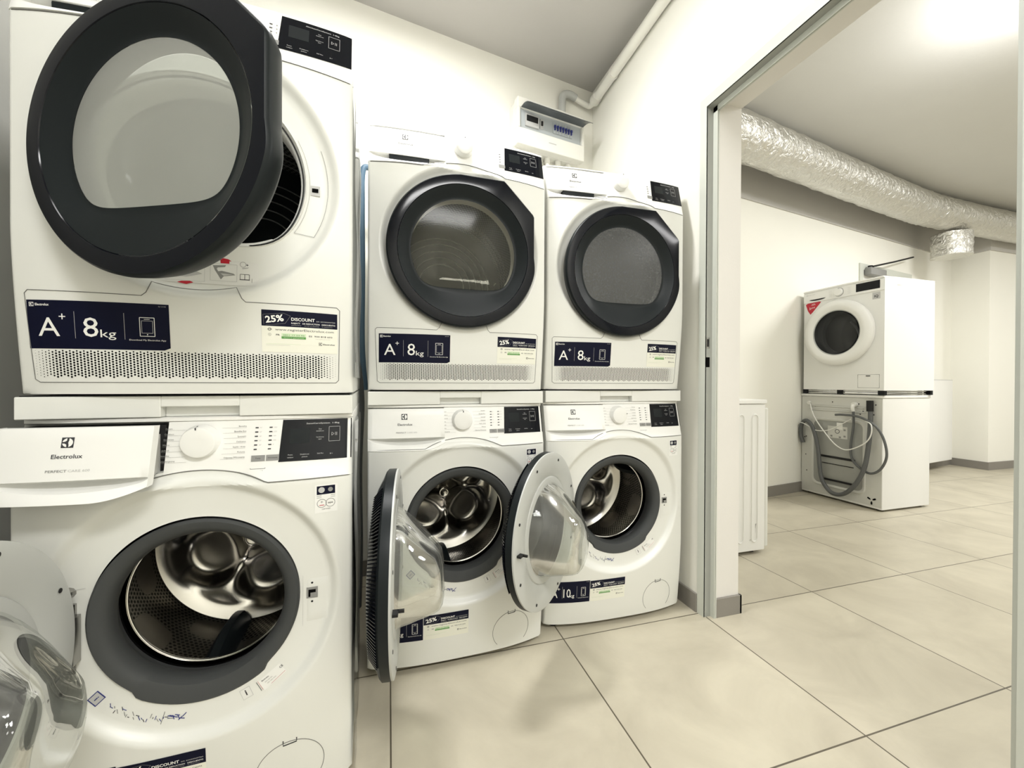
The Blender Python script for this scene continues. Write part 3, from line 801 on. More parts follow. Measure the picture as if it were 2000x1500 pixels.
# ------------------------------------------------------------------ tumble dryer of the three stacks
DCX, DCZ, DR = .0, .452, .246
def door_outline(a):
    c, s = cos(a), sin(a); r = DR
    d = math.degrees(a) % 360
    cand = [r]
    if -15 < (d if d < 180 else d-360) < 95:
        # squared upper right corner: top line z=+.246 to u=.13, diagonal to (.236,.147), vertical to -.044
        t = 1e9
        if s > .02: t = min(t, .246/s)
        if c > .02: t = min(t, .238/c)
        # diagonal line through (.132,.246) and (.238,.142)
        nx, nz = .104, .106; k = nx*.132+nz*.246
        q = nx*c+nz*s
        if q > 0: t = min(t, k/q)
        dd = (d if d < 180 else d-360)
        if dd < 0:
            bl = max(0, 1+dd/15); return r*(1-bl)+t*bl if t < r else r
        return t
    return r
def dryer_door(parent, phi, gm, bm='bowld'):
    n = 180; A = [2*PI*k/n for k in range(n)]; hx = .248
    def ring(fr, y): return [Vector((hx+fr(a)*cos(a), y if not callable(y) else y(a), DCZ+fr(a)*sin(a))) for a in A]
    o = MB()
    S_ = lambda k: (lambda a: door_outline(a)*k)
    cst = lambda r: (lambda a: r)
    D = lambda r, f: (lambda a: Dshape(a, r, f, 14))
    rg = lambda a: Dshape(a, .171, .119, 12)
    chin = lambda a: -.030-.0*(max(0, -sin(a))**2)
    o.loops([ring(S_(.90), .004), ring(S_(.945), -.002), ring(S_(.965), -.010), ring(S_(.985), -.024), ring(S_(1), -.040), ring(S_(1), -.046), ring(S_(.994), -.050), ring(S_(.982), -.053)], True, 0)
    o.loops([ring(S_(.982), -.053), ring(lambda a: (door_outline(a)*.982+.215)/2, -.0545), ring(cst(.2135), -.0545), ring(cst(.2120), -.0525)], True, 1)
    mid = lambda a: .2115*.62+rg(a)*.38
    mid2 = lambda a: .2115*.25+rg(a)*.75
    o.loops([ring(cst(.2115), -.0535), ring(lambda a: .2115*.9+rg(a)*.1, -.0515), ring(mid, -.044), ring(mid2, -.036), ring(lambda a: rg(a)+.003, -.0325), ring(rg, -.033)], True, 2)
    d = o.build('dryer_door', ['blackmatte', 'black', 'blackmatte'], parent, smooth=38)
    # glass pane
    g = MB(); g.loops([ring(rg, -.0325), ring(lambda a: rg(a)*.7, -.036), ring(lambda a: rg(a)*.35, -.0385), ring(lambda a: rg(a)*.05, -.039)], True, 0, False, True)
    g.build('door_glass', gm, d, smooth=60)
    if bm:
        w_ = MB(); w_.loops([ring(S_(.90), .004), ring(cst(.19), .006), ring(cst(.172), .004)], True, 0); w_.build('inner_plate', 'plastic2', d)
        b = MB(); rb = lambda k: (lambda a: Dshape(a, .171, .128, 12)*k)
        b.loops([ring(rb(1), .004), ring(rb(.97), .03), ring(rb(.92), .052), ring(rb(.82), .062), ring(rb(.4), .065), ring(rb(.05), .066)], True, 0, False, True)
        b.build('inner_bowl', bm, d, smooth=60)
    e = -hx if phi == 0 else -.222
    d.location = (e, -.003 if phi == 0 else -.003, 0); d.rotation_euler = (0, 0, -phi)
    return d
def dryer(loc, rz, label, phi, gm, mark, lx=-.2655):
    t = thing('tumble_dryer', loc, rz, label, 'tumble dryer', 'tumble dryers on top of the washing machines')
    r0 = lambda a: Dshape(a, .198, .156, 9)
    mb = polar_front(FD, r0, .003, .852, depth=.56)
    mb.build('cabinet', 'enamel', t, smooth=32)
    tp = MB(); n = 30; L = []
    for k in range(n+1):
        u = -HW+2*HW*k/n; f = Fbow(u, .852, 0, 0, 1)
        L.append([Vector((u, -f+.001, .8522)), Vector((u, -f+.002, .856)), Vector((u, -f+.008, .859)), Vector((u, .56, .859)), Vector((u, .56, .8522))])
    tp.loops(L, True, 0, True, True); tp.build('top_panel', 'plastic', t)
    p, seam = panel_fascia(t, FD, .7165, .8525)
    S = decal_surface(FD, .0016)
    display_art(S, p, .1500, .2950, .757, .8465, letters='AbsoluteCareSystem  1-8kg')
    a = Art(S, .0008)
    for i in range(4):
        a.rect(.1270, .815-i*.010, .1330, .8175-i*.010, 'ink', 1, 1, 1)
        if i != 3: a.disc(.1415, .8162-i*.010, .0013, 'grey', 1, 8)
    a.rect(.1245, .7650, .1470, .7770, 'grey', 1, 2, 1)
    a.rect(.0975, .7440, .1185, .7462, 'grey', 1, 2, 1); a.text('Wł./Wył.', .108, .7385, .0034, 'lgrey', al='c')
    for i in range(5):
        a.text(('Bawełna', 'Syntetyki', 'Delikatne', 'Mieszane', 'Szybki')[i], .082, .818-i*.011, .003, 'lgrey', al='r')
        a.text(('Wełna', 'Jedwab', 'Outdoor', 'Denim', 'Pościel')[i], -.052, .818-i*.011, .003, 'lgrey')
    a.build('panel_print', p)
    dial(p, .002, .806, -FD(0, .8)+.004, .030, .035, mark)
    drawer(t, FD, .844, 0, True, 'water_tank_drawer')
    # opening rim, drum
    rf = lambda a, r: Dshape(a, r, r*.79, 9)
    cyl_hole(t, 'opening_rim', CX, CZ, [(.199, -.010), (.200, -.004), (.196, .002), (.193, .004), (.190, .002), (.187, .006), (.185, .030), (.186, .06)], 'plastic', rf=rf)
    gk = cyl_hole(t, 'opening_seal', CX, CZ, [(.1945, .0005), (.1945, -.0008), (.1915, -.0008), (.1915, .0005)], 'dark', rf=rf)
    dr = MB(); n = 96; R = .275; ids = []
    for y in (.064, .2, .34, .50):
        row = []
        for k in range(n+1):
            q = 2*PI*k/n; i = dr.vert((CX+R*cos(q), y, CZ-.01+R*sin(q))); dr.uv[i] = (q*R, y); row.append(i)
        ids.append(row)
    for x, y in zip(ids, ids[1:]):
        for k in range(n): dr.face((x[k], x[k+1], y[k+1], y[k]), 0)
    A = [2*PI*k/n for k in range(n)]
    dr.loops([[Vector((CX+r*cos(q), y, CZ-.01+r*sin(q))) for q in A] for r, y in ((R, .5), (.24, .505), (.10, .505), (.05, .495))], True, 1, False, True)
    dr.loops([[Vector((CX+Dshape(q, .186, .147, 9)*cos(q), .06, CZ+Dshape(q, .186, .147, 9)*sin(q))) for q in A], [Vector((CX+R*cos(q), .064, CZ-.01+R*sin(q))) for q in A]], True, 1)
    dm = dr.build('drum', ['dryperf', 'blackmatte'], t, smooth=50)
    rg = MB()
    for r in (.10, .13, .16, .19, .215): rg.tube([(CX+r*cos(q), .502, CZ-.01+r*sin(q)) for q in A], .0022, 6, closed=True)
    for y in (.38, .42, .46): rg.tube([(CX+(R-.002)*cos(q), y, CZ-.01+(R-.002)*sin(q)) for q in A], .002, 6, closed=True)
    rg.build('drum_ridges', 'lgrey' if gm == 'dgl1' else 'grey', dm)
    if phi:
        # lint filter lip, latch, pictograms
        lf = MB(); lf.tube(smoothpath([(.02, .02, CZ-.147), (.06, .005, CZ-.150), (.10, .01, CZ-.143), (.13, .03, CZ-.125)], 6), .008, 8); lf.build('lint_filter', 'plastic', t)
        S2 = decal_surface(FD, .0012, crater)
        a = Art(S2)
        arc = [(CX+.206*cos(rad(q)), CZ+.206*sin(rad(q))) for q in range(-32, 30, 4)]; arc2 = [(CX+.243*cos(rad(q)), CZ+.243*sin(rad(q))) for q in range(20, -32, -4)]
        a.line(arc2+[arc[0]], .0009, 'grey'); a.line(arc, .0006, 'grey')
        a.build('latch_plate', t)
        lk = MB(); q = S2(.221, .462, 0); lk.box((.210, q[1]-.001, .449), (.229, q[1]+.002, .471), 0); lk.box((.213, q[1]-.0016, .456), (.226, q[1]-.0009, .465), 1); lk.build('door_latch', ['lgrey', 'blackhole'], t)
        a = Art(decal_surface(FD, .0006, crater))
        zz = .455
        a.rect(-.06, .232, .110, .283, 'plastic2', 0, 40, 14)
        a.frame(.022, .240, .070, .276, .0006, 'lgrey'); a.frame(-.055, .236, .012, .272, .0005, 'lgrey')
        a.poly([(.026, .272), (.050, .274), (.048, .270), (.034, .268), (.040, .262), (.064, .257), (.067, .254), (.046, .250), (.041, .243), (.036, .252), (.030, .262)], 'grey', 1)
        a.poly([(.033, .266), (.047, .268), (.045, .262), (.036, .260)], 'plastic2', 2); a.poly([(.040, .256), (.062, .255), (.046, .251)], 'lgrey', 2)
        a.poly([(-.040, .254), (-.004, .258), (.008, .252), (-.018, .244), (-.030, .244)], 'lgrey', 1); a.poly([(-.022, .262), (-.014, .262), (-.014, .252), (-.022, .252)], 'red', 2)
        a.poly([(-.028, .2345), (-.013, .2355), (-.007, .233), (-.019, .2285), (-.035, .2315)], 'red', 2)
        a.poly([(.034, .2835), (.060, .2830), (.054, .2870), (.040, .2890)], 'red', 2); a.poly([(.040, .2775), (.056, .2775), (.056, .2840), (.040, .2840)], 'red', 2)
        a.ring(.081, .278, .0055, .0008, 'grey'); a.text('+', .089, .2745, .006, 'ink', al='c', bold=.02); a.poly([(.079, .271), (.092, .273), (.090, .270), (.080, .268)], 'lgrey', 1)
        a.frame(.076, .246, .0845, .257, .0010, 'ink'); a.frame(.0845, .246, .093, .257, .0010, 'ink'); a.line([(.075, .2455), (.094, .2455)], .0014, 'ink')
        a.line([(.098, .240), (.098, .249)], .0007, 'ink')
        a.build('pictogram_sticker', t, 'white sticker with red arrows and a book pictogram')
    dryer_door(t, phi, gm, 'bowl' if gm == 'dgl1' else 'bowld')
    # access panel outline and vent grille
    S = decal_surface(FD, 0)
    q = MB()
    zt_, zb_ = .2000, .026
    arc = []
    for k in range(13):
        u = -.070+.144*k/12; arc.append((u, CZ-math.sqrt((CR-.010)**2-(u-CX)**2)+.007))
    pts = [(-.262, zb_), (-.270, zb_+.006), (-.2765, zt_-.006), (-.271, zt_), (-.088, zt_-.003), (-.080, zt_+.004)] + arc + [(.083, zt_+.003), (.090, zt_-.004), (.265, zt_-.002), (.271, zt_-.008), (.268, zb_+.006), (.262, zb_)]
    dense = []
    for (x0, z0), (x1, z1) in zip(pts, pts[1:]+pts[:1]):
        k = max(1, int(math.hypot(x1-x0, z1-z0)/.012))
        dense += [(x0+(x1-x0)*i/k, z0+(z1-z0)*i/k) for i in range(k)]
    q.tube([S(x, z, .0002) for x, z in dense], .0008, 6, closed=True)
    q.build('access_panel', 'seam', t)
    v = MB(); cols = 92; dx = .5270/cols
    for i in range(cols+1):
        x = -.2655+i*dx
        fade = min(1, .25+.75*min(i, cols-i)/6)
        nn = 11
        for j in range(nn):
            z = .0865-j*.0050-(.0025 if i % 2 else 0)
            if j == nn-1 and i % 4 != 2: continue
            if j == 0 and i % 2 == 0: f2 = fade*.8
            else: f2 = fade
            r = .00185*f2
            v.poly([S(x+r*cos(2*PI*k/8), z+r*sin(2*PI*k/8)*1.05, .0005) for k in range(8)])
    v.build('vent_grille', 'blackhole', t, smooth=0)
    energy_label(S, t, lx, -.0435, .0905, .1815)
    discount_label(S, t, .118, .266, .0930, .183)
    return t

def kit(loc, rz, label):
    mb = MB()
    hw = .298; z0, z1 = .862, .9055; y0 = .010
    for a, b in (((-hw, y0, z0), (-.071, .55, z1)), ((.069, y0, z0), (hw, .55, z1)), ((-.071, y0, z0+.0215), (.069, .55, z1)), ((-.071, y0+.022, z0), (.069, .55, z0+.0215))):
        mb.box(a, b)
    o = mb.build('stacking_kit', 'enamel', None, smooth=0)
    o.location = loc; o.rotation_euler = (0, 0, rz)
    bv = o.modifiers.new('b', 'BEVEL'); bv.width = .0015; bv.segments = 1; bv.limit_method = 'ANGLE'
    setp(o, label, 'stacking kit', 'stacking frames between washers and dryers')
    # rubber strip under the dryer
    s = MB(); s.box((-hw+.006, .014, z1-.0002), (hw-.006, .5, z1+.0022)); s.build('rubber_strip', 'dark', o)
    return o

ST = [(-.6789, 1.0004, .0374), (-.0647, 1.3604, .0243), (.5623, 1.4305, -.0166)]
where = ['left', 'middle', 'right']
WL = ['white washing machine of the nearest left stack, drawer pulled out, round door open at left',
      'white washing machine of the middle stack, door open edge-on with drawer shut',
      'white washing machine under the fogged-glass dryer, its silver-backed door swung towards the middle stack']
DL = ['white tumble dryer at the left with its big black porthole door standing ajar',
      'white tumble dryer of the middle stack with black porthole showing drum rings',
      'white tumble dryer beside the doorway wall with fogged grey porthole glass']
KL = ['wide white stacking frame with grip notch under the open dryer on the left',
      'white stacking frame with grip notch under the dryer of the middle stack',
      'white stacking frame with grip notch under the dryer next to the doorway']
def film(parent, z0, z1, seed):
    random.seed(seed); m3 = MB(); L = []
    for k in range(25):
        z_ = z0+(z1-z0)*k/24
        L.append([Vector((.3035+.0018*sin(k*.55+seed)+.0030*sin(j*.8+k*.14), -.004+.40*j/16, z_)) for j in range(17)])
    m3.loops(L, False); return m3.build('protective_film', 'film', parent, smooth=60)
M['film'] = glass('clear_plastic_film', (.74, .76, .77), .10, (.5, .52, .54), .12, 1.5, 1.2)
for i, (x, y, a) in enumerate(ST):
    cx_, cy_ = x+cos(a)*HW, y+sin(a)*HW
    wm = washer((cx_, cy_, 0), a, WL[i], rad([91, 96, 134][i]), [rad(96), rad(90), rad(12)][i], [.060, 0, 0][i], [.35, .9, 2.2][i])
    dm_ = dryer((cx_, cy_, .908), a, DL[i], [rad(28), 0, 0][i], ['bowld', 'dgl1', 'dgl2'][i], rad(90), -.274 if i == 0 else -.2655)
    kit((cx_, cy_, 0), a, KL[i])
    if i == 0: film(wm, .03, .84, 1); film(dm_, .04, .70, 2)

# ------------------------------------------------------------------ rooms
def struct(o): o['kind'] = 'structure'; return o
def quad(name, pts, m, thick=None):
    mb = MB(); mb.poly(pts); return struct(mb.build(name, m, None, smooth=0))
ZC = 2.744
def boxs(name, a, b, m, bev=0):
    mb = MB(); mb.box(a, b); o = mb.build(name, m, None, smooth=0)
    if bev:
        q = o.modifiers.new('b', 'BEVEL'); q.width = bev; q.segments = 2
    return struct(o)
boxs('floor', (-1.1, -2.3, -.1), (10, 4.2, 0), 'tile')
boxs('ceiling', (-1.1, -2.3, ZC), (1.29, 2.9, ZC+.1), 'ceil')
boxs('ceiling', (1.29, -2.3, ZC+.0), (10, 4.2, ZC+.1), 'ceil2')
M['shadewall'] = mat('shade_toned_side_wall', (.27, .27, .25), .8, bump=.1)  # wall colour greyed to carry the shade of the narrow gap
boxs('wall_left', (-1.05, -2.3, 0), (-.9, 2.4, ZC), 'shadewall')
boxs('wall_front', (-1.05, -2.3, 0), (10, -2.1, ZC), 'wall')
def slab(name, p0, p1, th, z0, z1, m, off=0):
    """vertical slab from p0 to p1; thickness on the far side; off pulls it towards -normal"""
    p0 = Vector((*p0, 0)); p1 = Vector((*p1, 0)); d = (p1-p0).normalized(); n = Vector((-d.y, d.x, 0))
    a = p0-n*off; b = p1-n*off; mb = MB()
    L = [[Vector((q.x, q.y, z)) for q in (a, b, b+n*th, a+n*th)] for z in (z0, z1)]
    mb.loops(L, True, 0, True, True)
    return struct(mb.build(name, m, None, smooth=0))
BW0, BW1 = (-1.0, 1.951), (1.215, 2.3208)
slab('wall_back', BW0, BW1, .12, 0, ZC, 'wall')
# partition with the doorway (x 1.21 .. 1.365, opening y .50 .. 1.345, z < 2.05)
PX0, PX1, OY0, OY1, OZ = 1.21, 1.368, .501, 1.340, 2.055
mb = MB()
XM = 1.2445
mb.box((PX0, OY1+.011, 0), (XM, 2.45, ZC)); mb.box((XM, OY1, 0), (PX1, 2.45, ZC)); mb.box((PX0, -2.2, 0), (XM, OY0-.011, ZC)); mb.box((XM, -2.2, 0), (PX1, OY0, ZC)); mb.box((PX0, OY0-.011, OZ-.014), (XM, OY1+.011, ZC)); mb.box((XM, OY0, OZ), (PX1, OY1, ZC))
struct(mb.build('wall_right', ['wall'], None, smooth=0))
# plaster reveal of the doorway
mb = MB(); mb.box((1.245, OY1-.003, 0), (PX1+.0005, OY1+.001, OZ)); mb.box((1.245, OY0, OZ-.003), (PX1+.0005, OY1, OZ+.001)); mb.box((1.245, OY0-.001, 0), (PX1+.0005, OY0+.003, OZ))
struct(mb.build('trim_1', 'reveal', None, smooth=0))
# steel frame
mb = MB()
def jamb(y_in, sgn):
    # sgn +1: far jamb (opening lies at smaller y)
    Y = lambda t: y_in+sgn*t
    def bb(x0, y0, x1, y1, m=0, z0=0, z1=OZ-.020): mb.box((x0, min(y0, y1), z0), (x1, max(y0, y1), z1), m)
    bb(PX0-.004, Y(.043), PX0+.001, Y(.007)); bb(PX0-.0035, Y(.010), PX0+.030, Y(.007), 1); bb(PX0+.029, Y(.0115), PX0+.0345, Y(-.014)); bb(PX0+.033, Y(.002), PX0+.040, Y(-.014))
jamb(OY1, 1)
jamb(OY0, -1)
z = OZ-.020
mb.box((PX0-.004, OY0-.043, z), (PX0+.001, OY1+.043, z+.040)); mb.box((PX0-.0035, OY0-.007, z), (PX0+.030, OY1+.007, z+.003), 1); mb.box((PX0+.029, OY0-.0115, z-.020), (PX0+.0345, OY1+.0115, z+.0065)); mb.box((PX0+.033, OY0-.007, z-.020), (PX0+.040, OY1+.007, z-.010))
M['rebate_shade'] = mat('shaded_frame_rebate', (.34, .35, .32), .6)  # darker tone on the frame rebate, painting in its shade
fr = struct(mb.build('trim_2', ['frame', 'rebate_shade'], None, smooth=0))
yq = OY1+.0068
sp = MB(); sp.box((PX0+.001, yq, 1.075), (PX0+.018, yq+.003, 1.118), 0); sp.box((PX0+.005, yq-.0006, 1.082), (PX0+.014, yq+.002, 1.112), 1)
sp.box((PX0+.001, yq, 1.000), (PX0+.018, yq+.003, 1.040), 2); sp.build('strike_plate', ['steeld', 'dark', 'blackhole'], fr)
# baseboards
BH = .075
boxs('baseboard_right', (PX0-.009, OY1+.044, 0), (PX0, 2.33, BH), 'baseboard', .001)
boxs('baseboard_right', (PX0+.042, OY1-.013, 0), (PX1+.010, OY1-.003, BH), 'baseboard', .001)
boxs('baseboard_right', (PX1, OY1-.013, 0), (PX1+.009, 2.36, BH), 'baseboard', .001)
slab('baseboard_back', BW0, BW1, .01, 0, BH, 'baseboard', .009)
# far room
FP = Vector((3.0, 2.63)); FDv = Vector((3.2, .47)).normalized()
def fw(t, off=0):
    n = Vector((-FDv.y, FDv.x)); p = FP+FDv*t-n*off; return (p.x, p.y)
slab('wall_far', fw(-1.7), fw(3.6), .15, 0, ZC, 'wall')
slab('trim_3', fw(-1.7), fw(3.6), .02, 2.385, ZC, 'band', .012)
PC = (6.235, 2.785)
boxs('wall_pillar', (PC[0], PC[1], 0), (10, 3.6, ZC), 'wall')
mb = MB(); mb.box((PC[0]-.012, PC[1]-.012, 2.385), (10, 3.5, ZC)); struct(mb.build('trim_4', 'band', None, smooth=0))
boxs('wall_end', (9.9, -2.3, 0), (10, 4.2, ZC), 'wall')
BF = .085
slab('baseboard_far', fw(-1.7), fw(3.35), .01, 0, BF, 'baseboard', .01)
mb = MB(); q = [(PC[0]-.010, 3.2), (PC[0]-.010, PC[1]-.010), (10, PC[1]-.010), (10, PC[1]+.005), (PC[0]+.005, PC[1]+.005), (PC[0]+.005, 3.2)]; mb.loops([[Vector((x, y, z_)) for x, y in q] for z_ in (0, BF)], True, 0, True, True); struct(mb.build('baseboard_pillar', 'baseboard', None, smooth=0))

# ------------------------------------------------------------------ fuse box, conduits and ceiling pipe (back wall)
WN = Vector((-.23, 1.377, 0)).normalized(); WA = Vector((1.377, .23, 0)).normalized(); WO = Vector((1.21, 2.32, 0))
def wp(t, off, z): p = WO+WA*t-WN*off; return Vector((p.x, p.y, z))
fb = thing('fuse_box', wp(-.35, 0, 2.235), math.atan2(.23, 1.377), 'white wall fuse box with its smoked flap lifted above the breaker row', 'fuse box')
mb = MB()
# local frame: x along wall, -y out of the wall, z up from the box bottom
def rbox2(mb, x0, x1, z0, z1, y0, y1, r, m=0):
    def ring(y, ins):
        L = []
        for cx_, cz_, t0 in ((x1-r, z1-r, 0), (x0+r, z1-r, PI/2), (x0+r, z0+r, PI), (x1-r, z0+r, 1.5*PI)):
            for k in range(5):
                t = t0+PI/2*k/4; L.append(Vector((cx_+(r-ins)*cos(t), y, cz_+(r-ins)*sin(t))))
        return L
    mb.loops([ring(y0, 0), ring(y1+.006, 0), ring(y1, .006)], True, m, True, True)
rbox2(mb, -.222, .218, 0, .252, -.001, -.055, .02)
mb.build('back_box', 'fbox', fb)
mb = MB()
# cover frame around the window
for a, b in (((-.222, 0), (.218, .090)), ((-.222, .200), (.218, .254)), ((-.222, .090), (-.205, .200)), ((.200, .090), (.218, .200))):
    mb.box((a[0], -.100, a[1]), (b[0], -.055, b[1]))
cv = mb.build('cover', 'fbox', fb, smooth=0)
q = cv.modifiers.new('b', 'BEVEL'); q.width = .004; q.segments = 2; q.limit_method = 'ANGLE'
mb = MB(); mb.box((-.204, -.084, .091), (.199, -.070, .199)); mb.build('breaker_plate', 'inner', fb)
mt = MB(); mt.box((-.170, -.094, .112), (-.085, -.083, .180), 0); mt.box((-.163, -.0955, .138), (-.092, -.0935, .170), 1); mt.build('energy_meter', ['lgrey', 'dark'], fb)
b = MB(); b.box((-.075, -.092, .120), (-.055, -.083, .172), 0); b.box((-.071, -.099, .135), (-.061, -.091, .158), 1); b.build('breaker', ['lgrey', 'dark'], fb)
for k in range(7):
    x = .010+k*.0185
    b = MB(); b.box((x, -.092, .118), (x+.0165, -.083, .180), 0); b.box((x+.003, -.101, .148), (x+.0135, -.091, .160), 1); b.box((x+.005, -.100, .133), (x+.011, -.091, .150), 1)
    b.build('breaker', ['inner', 'blue'], fb)
fl = MB(); L = []
for k in range(9):
    t = k/8; ang = rad(-10+42*t)
    y = -.100-.095*t; zz = .200+.012*math.sin(t*PI)-.030*t
    L.append([Vector((x, y, zz)) for x in (-.200, .208)]+[Vector((x, y, zz-.003)) for x in (.208, -.200)])
fl.loops(L, True, 0, True, True); fl.build('flap', 'smoke', fb, smooth=50)
a = Art(lambda x, z, off: (x, -.100-off, z), .0005); a.line([(-.025, .048), (.025, .048)], .006, 'lgrey'); a.build('box_print', fb)
CLB = ['leftmost', 'second from left', 'third from left', 'third from right', 'second from right', 'rightmost']
for k, x in enumerate((-.54, -.465, -.395, -.344, -.271, -.20)):
    m_ = MB(); m_.tube([wp(x, .03, z_) for z_ in (.3, 1.2, 2.20, 2.236)], .0125, 12); m_.tube([wp(x, .03, z_) for z_ in (2.205, 2.2355)], .0165, 12)
    setp(m_.build('conduit', 'pipe'), 'white conduit pipe running down from the fuse box underside, '+CLB[k], 'conduit', 'conduits under the fuse box')
m_ = MB()
P = [wp(-.245, .035, 2.48), wp(-.245, .035, 2.60), wp(-.238, .035, 2.632), wp(-.21, .035, 2.648), wp(-.17, .035, 2.645), wp(-.12, .035, 2.632), wp(-.06, .035, 2.622)]
e1 = Vector((1.180, 2.265, 2.620))
P = smoothpath(P+[Vector((1.165, 2.262, 2.617)), Vector((1.180, 2.235, 2.622))], 6)
m_.tube(P, .016, 14)
P2 = [wp(-.245, .035, 2.48), wp(-.245, .035, 2.60), wp(-.238, .035, 2.632), wp(-.205, .035, 2.648), wp(-.17, .035, 2.645), wp(-.15, .035, 2.64)]
elb = MB(); elb.tube(smoothpath(P2, 6), .021, 14, 0)
setp(m_.build('conduit_bend', 'pipe'), 'grey-white conduit bend rising from the fuse box top and turning to the corner', 'conduit')
o = elb.build('bend_sleeve', 'silver', bpy.data.objects['conduit_bend'])
m_ = MB(); m_.tube([(1.178, 2.245, 2.628), (1.178, 1.6, 2.655), (1.178, .4, 2.66), (1.178, -2.0, 2.66)], .026, 18)
m_.tube([(1.178, 2.235, 2.628), (1.178, 2.19, 2.630)], .031, 18); m_.tube([(1.178, 2.02, 2.637), (1.178, 2.01, 2.637)], .031, 18)
setp(m_.build('ceiling_pipe', 'pipe'), 'thick white pipe running along the ceiling edge above the doorway wall', 'pipe')

# ------------------------------------------------------------------ hoses in the gap between left and middle stack
m_ = MB(); m_.tube(smoothpath([(-.03, 1.93, 1.875), (-.085, 1.91, 1.875), (-.112, 1.90, 1.85), (-.115, 1.90, 1.7), (-.113, 1.90, 1.4), (-.114, 1.905, 1.1), (-.10, 1.91, .9)], 8), .0125, 12)
setp(m_.build('blue_hose', 'bluehose'), 'pale blue corrugated hose hanging on the wall between left and middle stacks', 'hose')
m_ = MB(); m_.tube(smoothpath([(-.15, 1.75, 1.02), (-.125, 1.76, 1.0), (-.112, 1.78, .85), (-.118, 1.74, .6), (-.112, 1.70, .3), (-.118, 1.72, .05)], 8), .016, 12)
setp(m_.build('drain_hose', 'hose'), 'dark grey drain hose in the gap behind the left stack', 'hose')

# ------------------------------------------------------------------ far room: front-loader standing on a reversed one
FX, FY = 3.40, 2.353
t = thing('washing_machine', (FX, FY, 0), -PI/2, 'white washing machine with white ring door and red sticker atop a back-turned one', 'washing machine')
Z0, Z1 = .886, 1.712
Ff = lambda u, z: (.006*(1-min(1, abs(u)/.3)**4))
nocr = lambda r: 0
mb = polar_front(Ff, lambda a: .2, Z0, Z1-.012, hw=.298, cx=-.008, cz=1.335, depth=.54, rc=.262, cr=nocr, pocket=False)
mb.build('cabinet', 'side', t)
mb = MB(); bevelbox(mb, (-.2985, -.012, Z1-.014), (.2985, .545, Z1), .006); mb.build('worktop', 'plastic', t)
pc = MB(); L = []
for k in range(21):
    u = -.297+.594*k/20; L.append([Vector((u, -Ff(u, 0)-.0005, 1.610)), Vector((u, -Ff(u, 0)-.005, 1.612)), Vector((u, -Ff(u, 0)-.005, 1.690)), Vector((u, -Ff(u, 0)+.004, 1.698))])
pc.loops(L, False); pc = pc.build('control_panel', 'plastic', t)
S = lambda x, z_, off: (x, -(Ff(x, z_)+.005+off), z_)
a = Art(S, .0008)
a.rect(.115, 1.628, .272, 1.688, 'black', 0); a.build('display', pc, 'black control display')
a = Art(S, .0008)
for i in range(7): a.line([(-.085, 1.678-i*.008), (-.062, 1.678-i*.008)], .0008, 'lgrey'); a.line([(.055, 1.678-i*.008), (.078, 1.678-i*.008)], .0008, 'lgrey')
a.text('LG', -.272, 1.672, .010, 'grey'); a.text('DIRECT DRIVE', -.25, 1.672, .006, 'lgrey')
a.build('panel_print', pc)
dial(pc, -.008, 1.655, -.011, .031, .018, rad(70))
m2 = MB(); m2.tube([(-.008+.033*cos(2*PI*k/30), -.0125, 1.655+.033*sin(2*PI*k/30)) for k in range(30)], .0015, 6, closed=True); m2.build('dial_ring', 'grey', pc)
dg = MB(); L = []
for k in range(13):
    u = -.245+.135*k/12; h = .012*math.sin(PI*k/12)**.5
    L.append([Vector((u, -.0125, 1.634)), Vector((u, -.013, 1.634-h)), Vector((u, -.004, 1.634-h)), Vector((u, -.004, 1.634))])
dg.loops(L, True, 0, True, True); dg.build('drawer_grip', 'dark', t)
# ring door
dm = MB(); n = 96; A = [2*PI*k/n for k in range(n)]; cx_, cz_ = -.008, 1.335
ring = lambda r, y: [Vector((cx_+r*cos(q), y, cz_+r*sin(q))) for q in A]
dm.loops([ring(.252, -.004), ring(.256, -.014), ring(.256, -.034), ring(.250, -.044), ring(.236, -.053), ring(.218, -.058), ring(.205, -.058), ring(.186, -.050), ring(.178, -.046)], True, 0)
dm.loops([ring(.178, -.046), ring(.172, -.044), ring(.170, -.040)], True, 1)
dd = dm.build('porthole_door', ['plastic', 'silver'], t)
g = MB(); g.loops([ring(.171, -.042), ring(.160, -.030), ring(.14, -.018), ring(.10, -.014), ring(.05, -.013), ring(.01, -.013)], True, 0, False, True); g.build('porthole_glass', 'lggl', dd, smooth=60)
dr = MB(); dr.loops([ring(.205, .002), ring(.175, .01), ring(.155, .03), ring(.16, .07), ring(.235, .075)], True, 0)
dr.loops([ring(.235, .075), ring(.235, .36)], True, 1); dr.loops([ring(.235, .36), ring(.12, .35), ring(.06, .37), ring(.02, .36)], True, 1, False, True)
dr.build('drum', ['rubber', 'steeld'], t)
pd = MB(); pd.tube(smoothpath([(.04, .05, 1.42), (.055, .1, 1.36), (.06, .12, 1.28), (.05, .08, 1.20)], 5), .009, 8); pd.build('drum_paddle', 'silver', t)
S = lambda x, z_, off: (x, -(Ff(x, z_)+off), z_)
a = Art(S); a.rect(.222, 1.553, .272, 1.603, 'lgrey', 0, 1, 1); a.text('IQ', .247, 1.566, .018, 'ink', al='c', bold=.03); a.build('quality_sticker', t)
a = Art(S); a.poly([(-.282, 1.600), (-.262, 1.545), (-.24, 1.513), (-.22, 1.53), (-.15, 1.605), (-.17, 1.612), (-.26, 1.612)], 'red', 0); a.text('A+++', -.25, 1.552, .024, 'white', rot=.1, wd=.05); a.text('-30%', -.235, 1.585, .014, 'white', rot=.1); a.build('energy_sticker', t, 'red and white shield sticker')
q = MB()
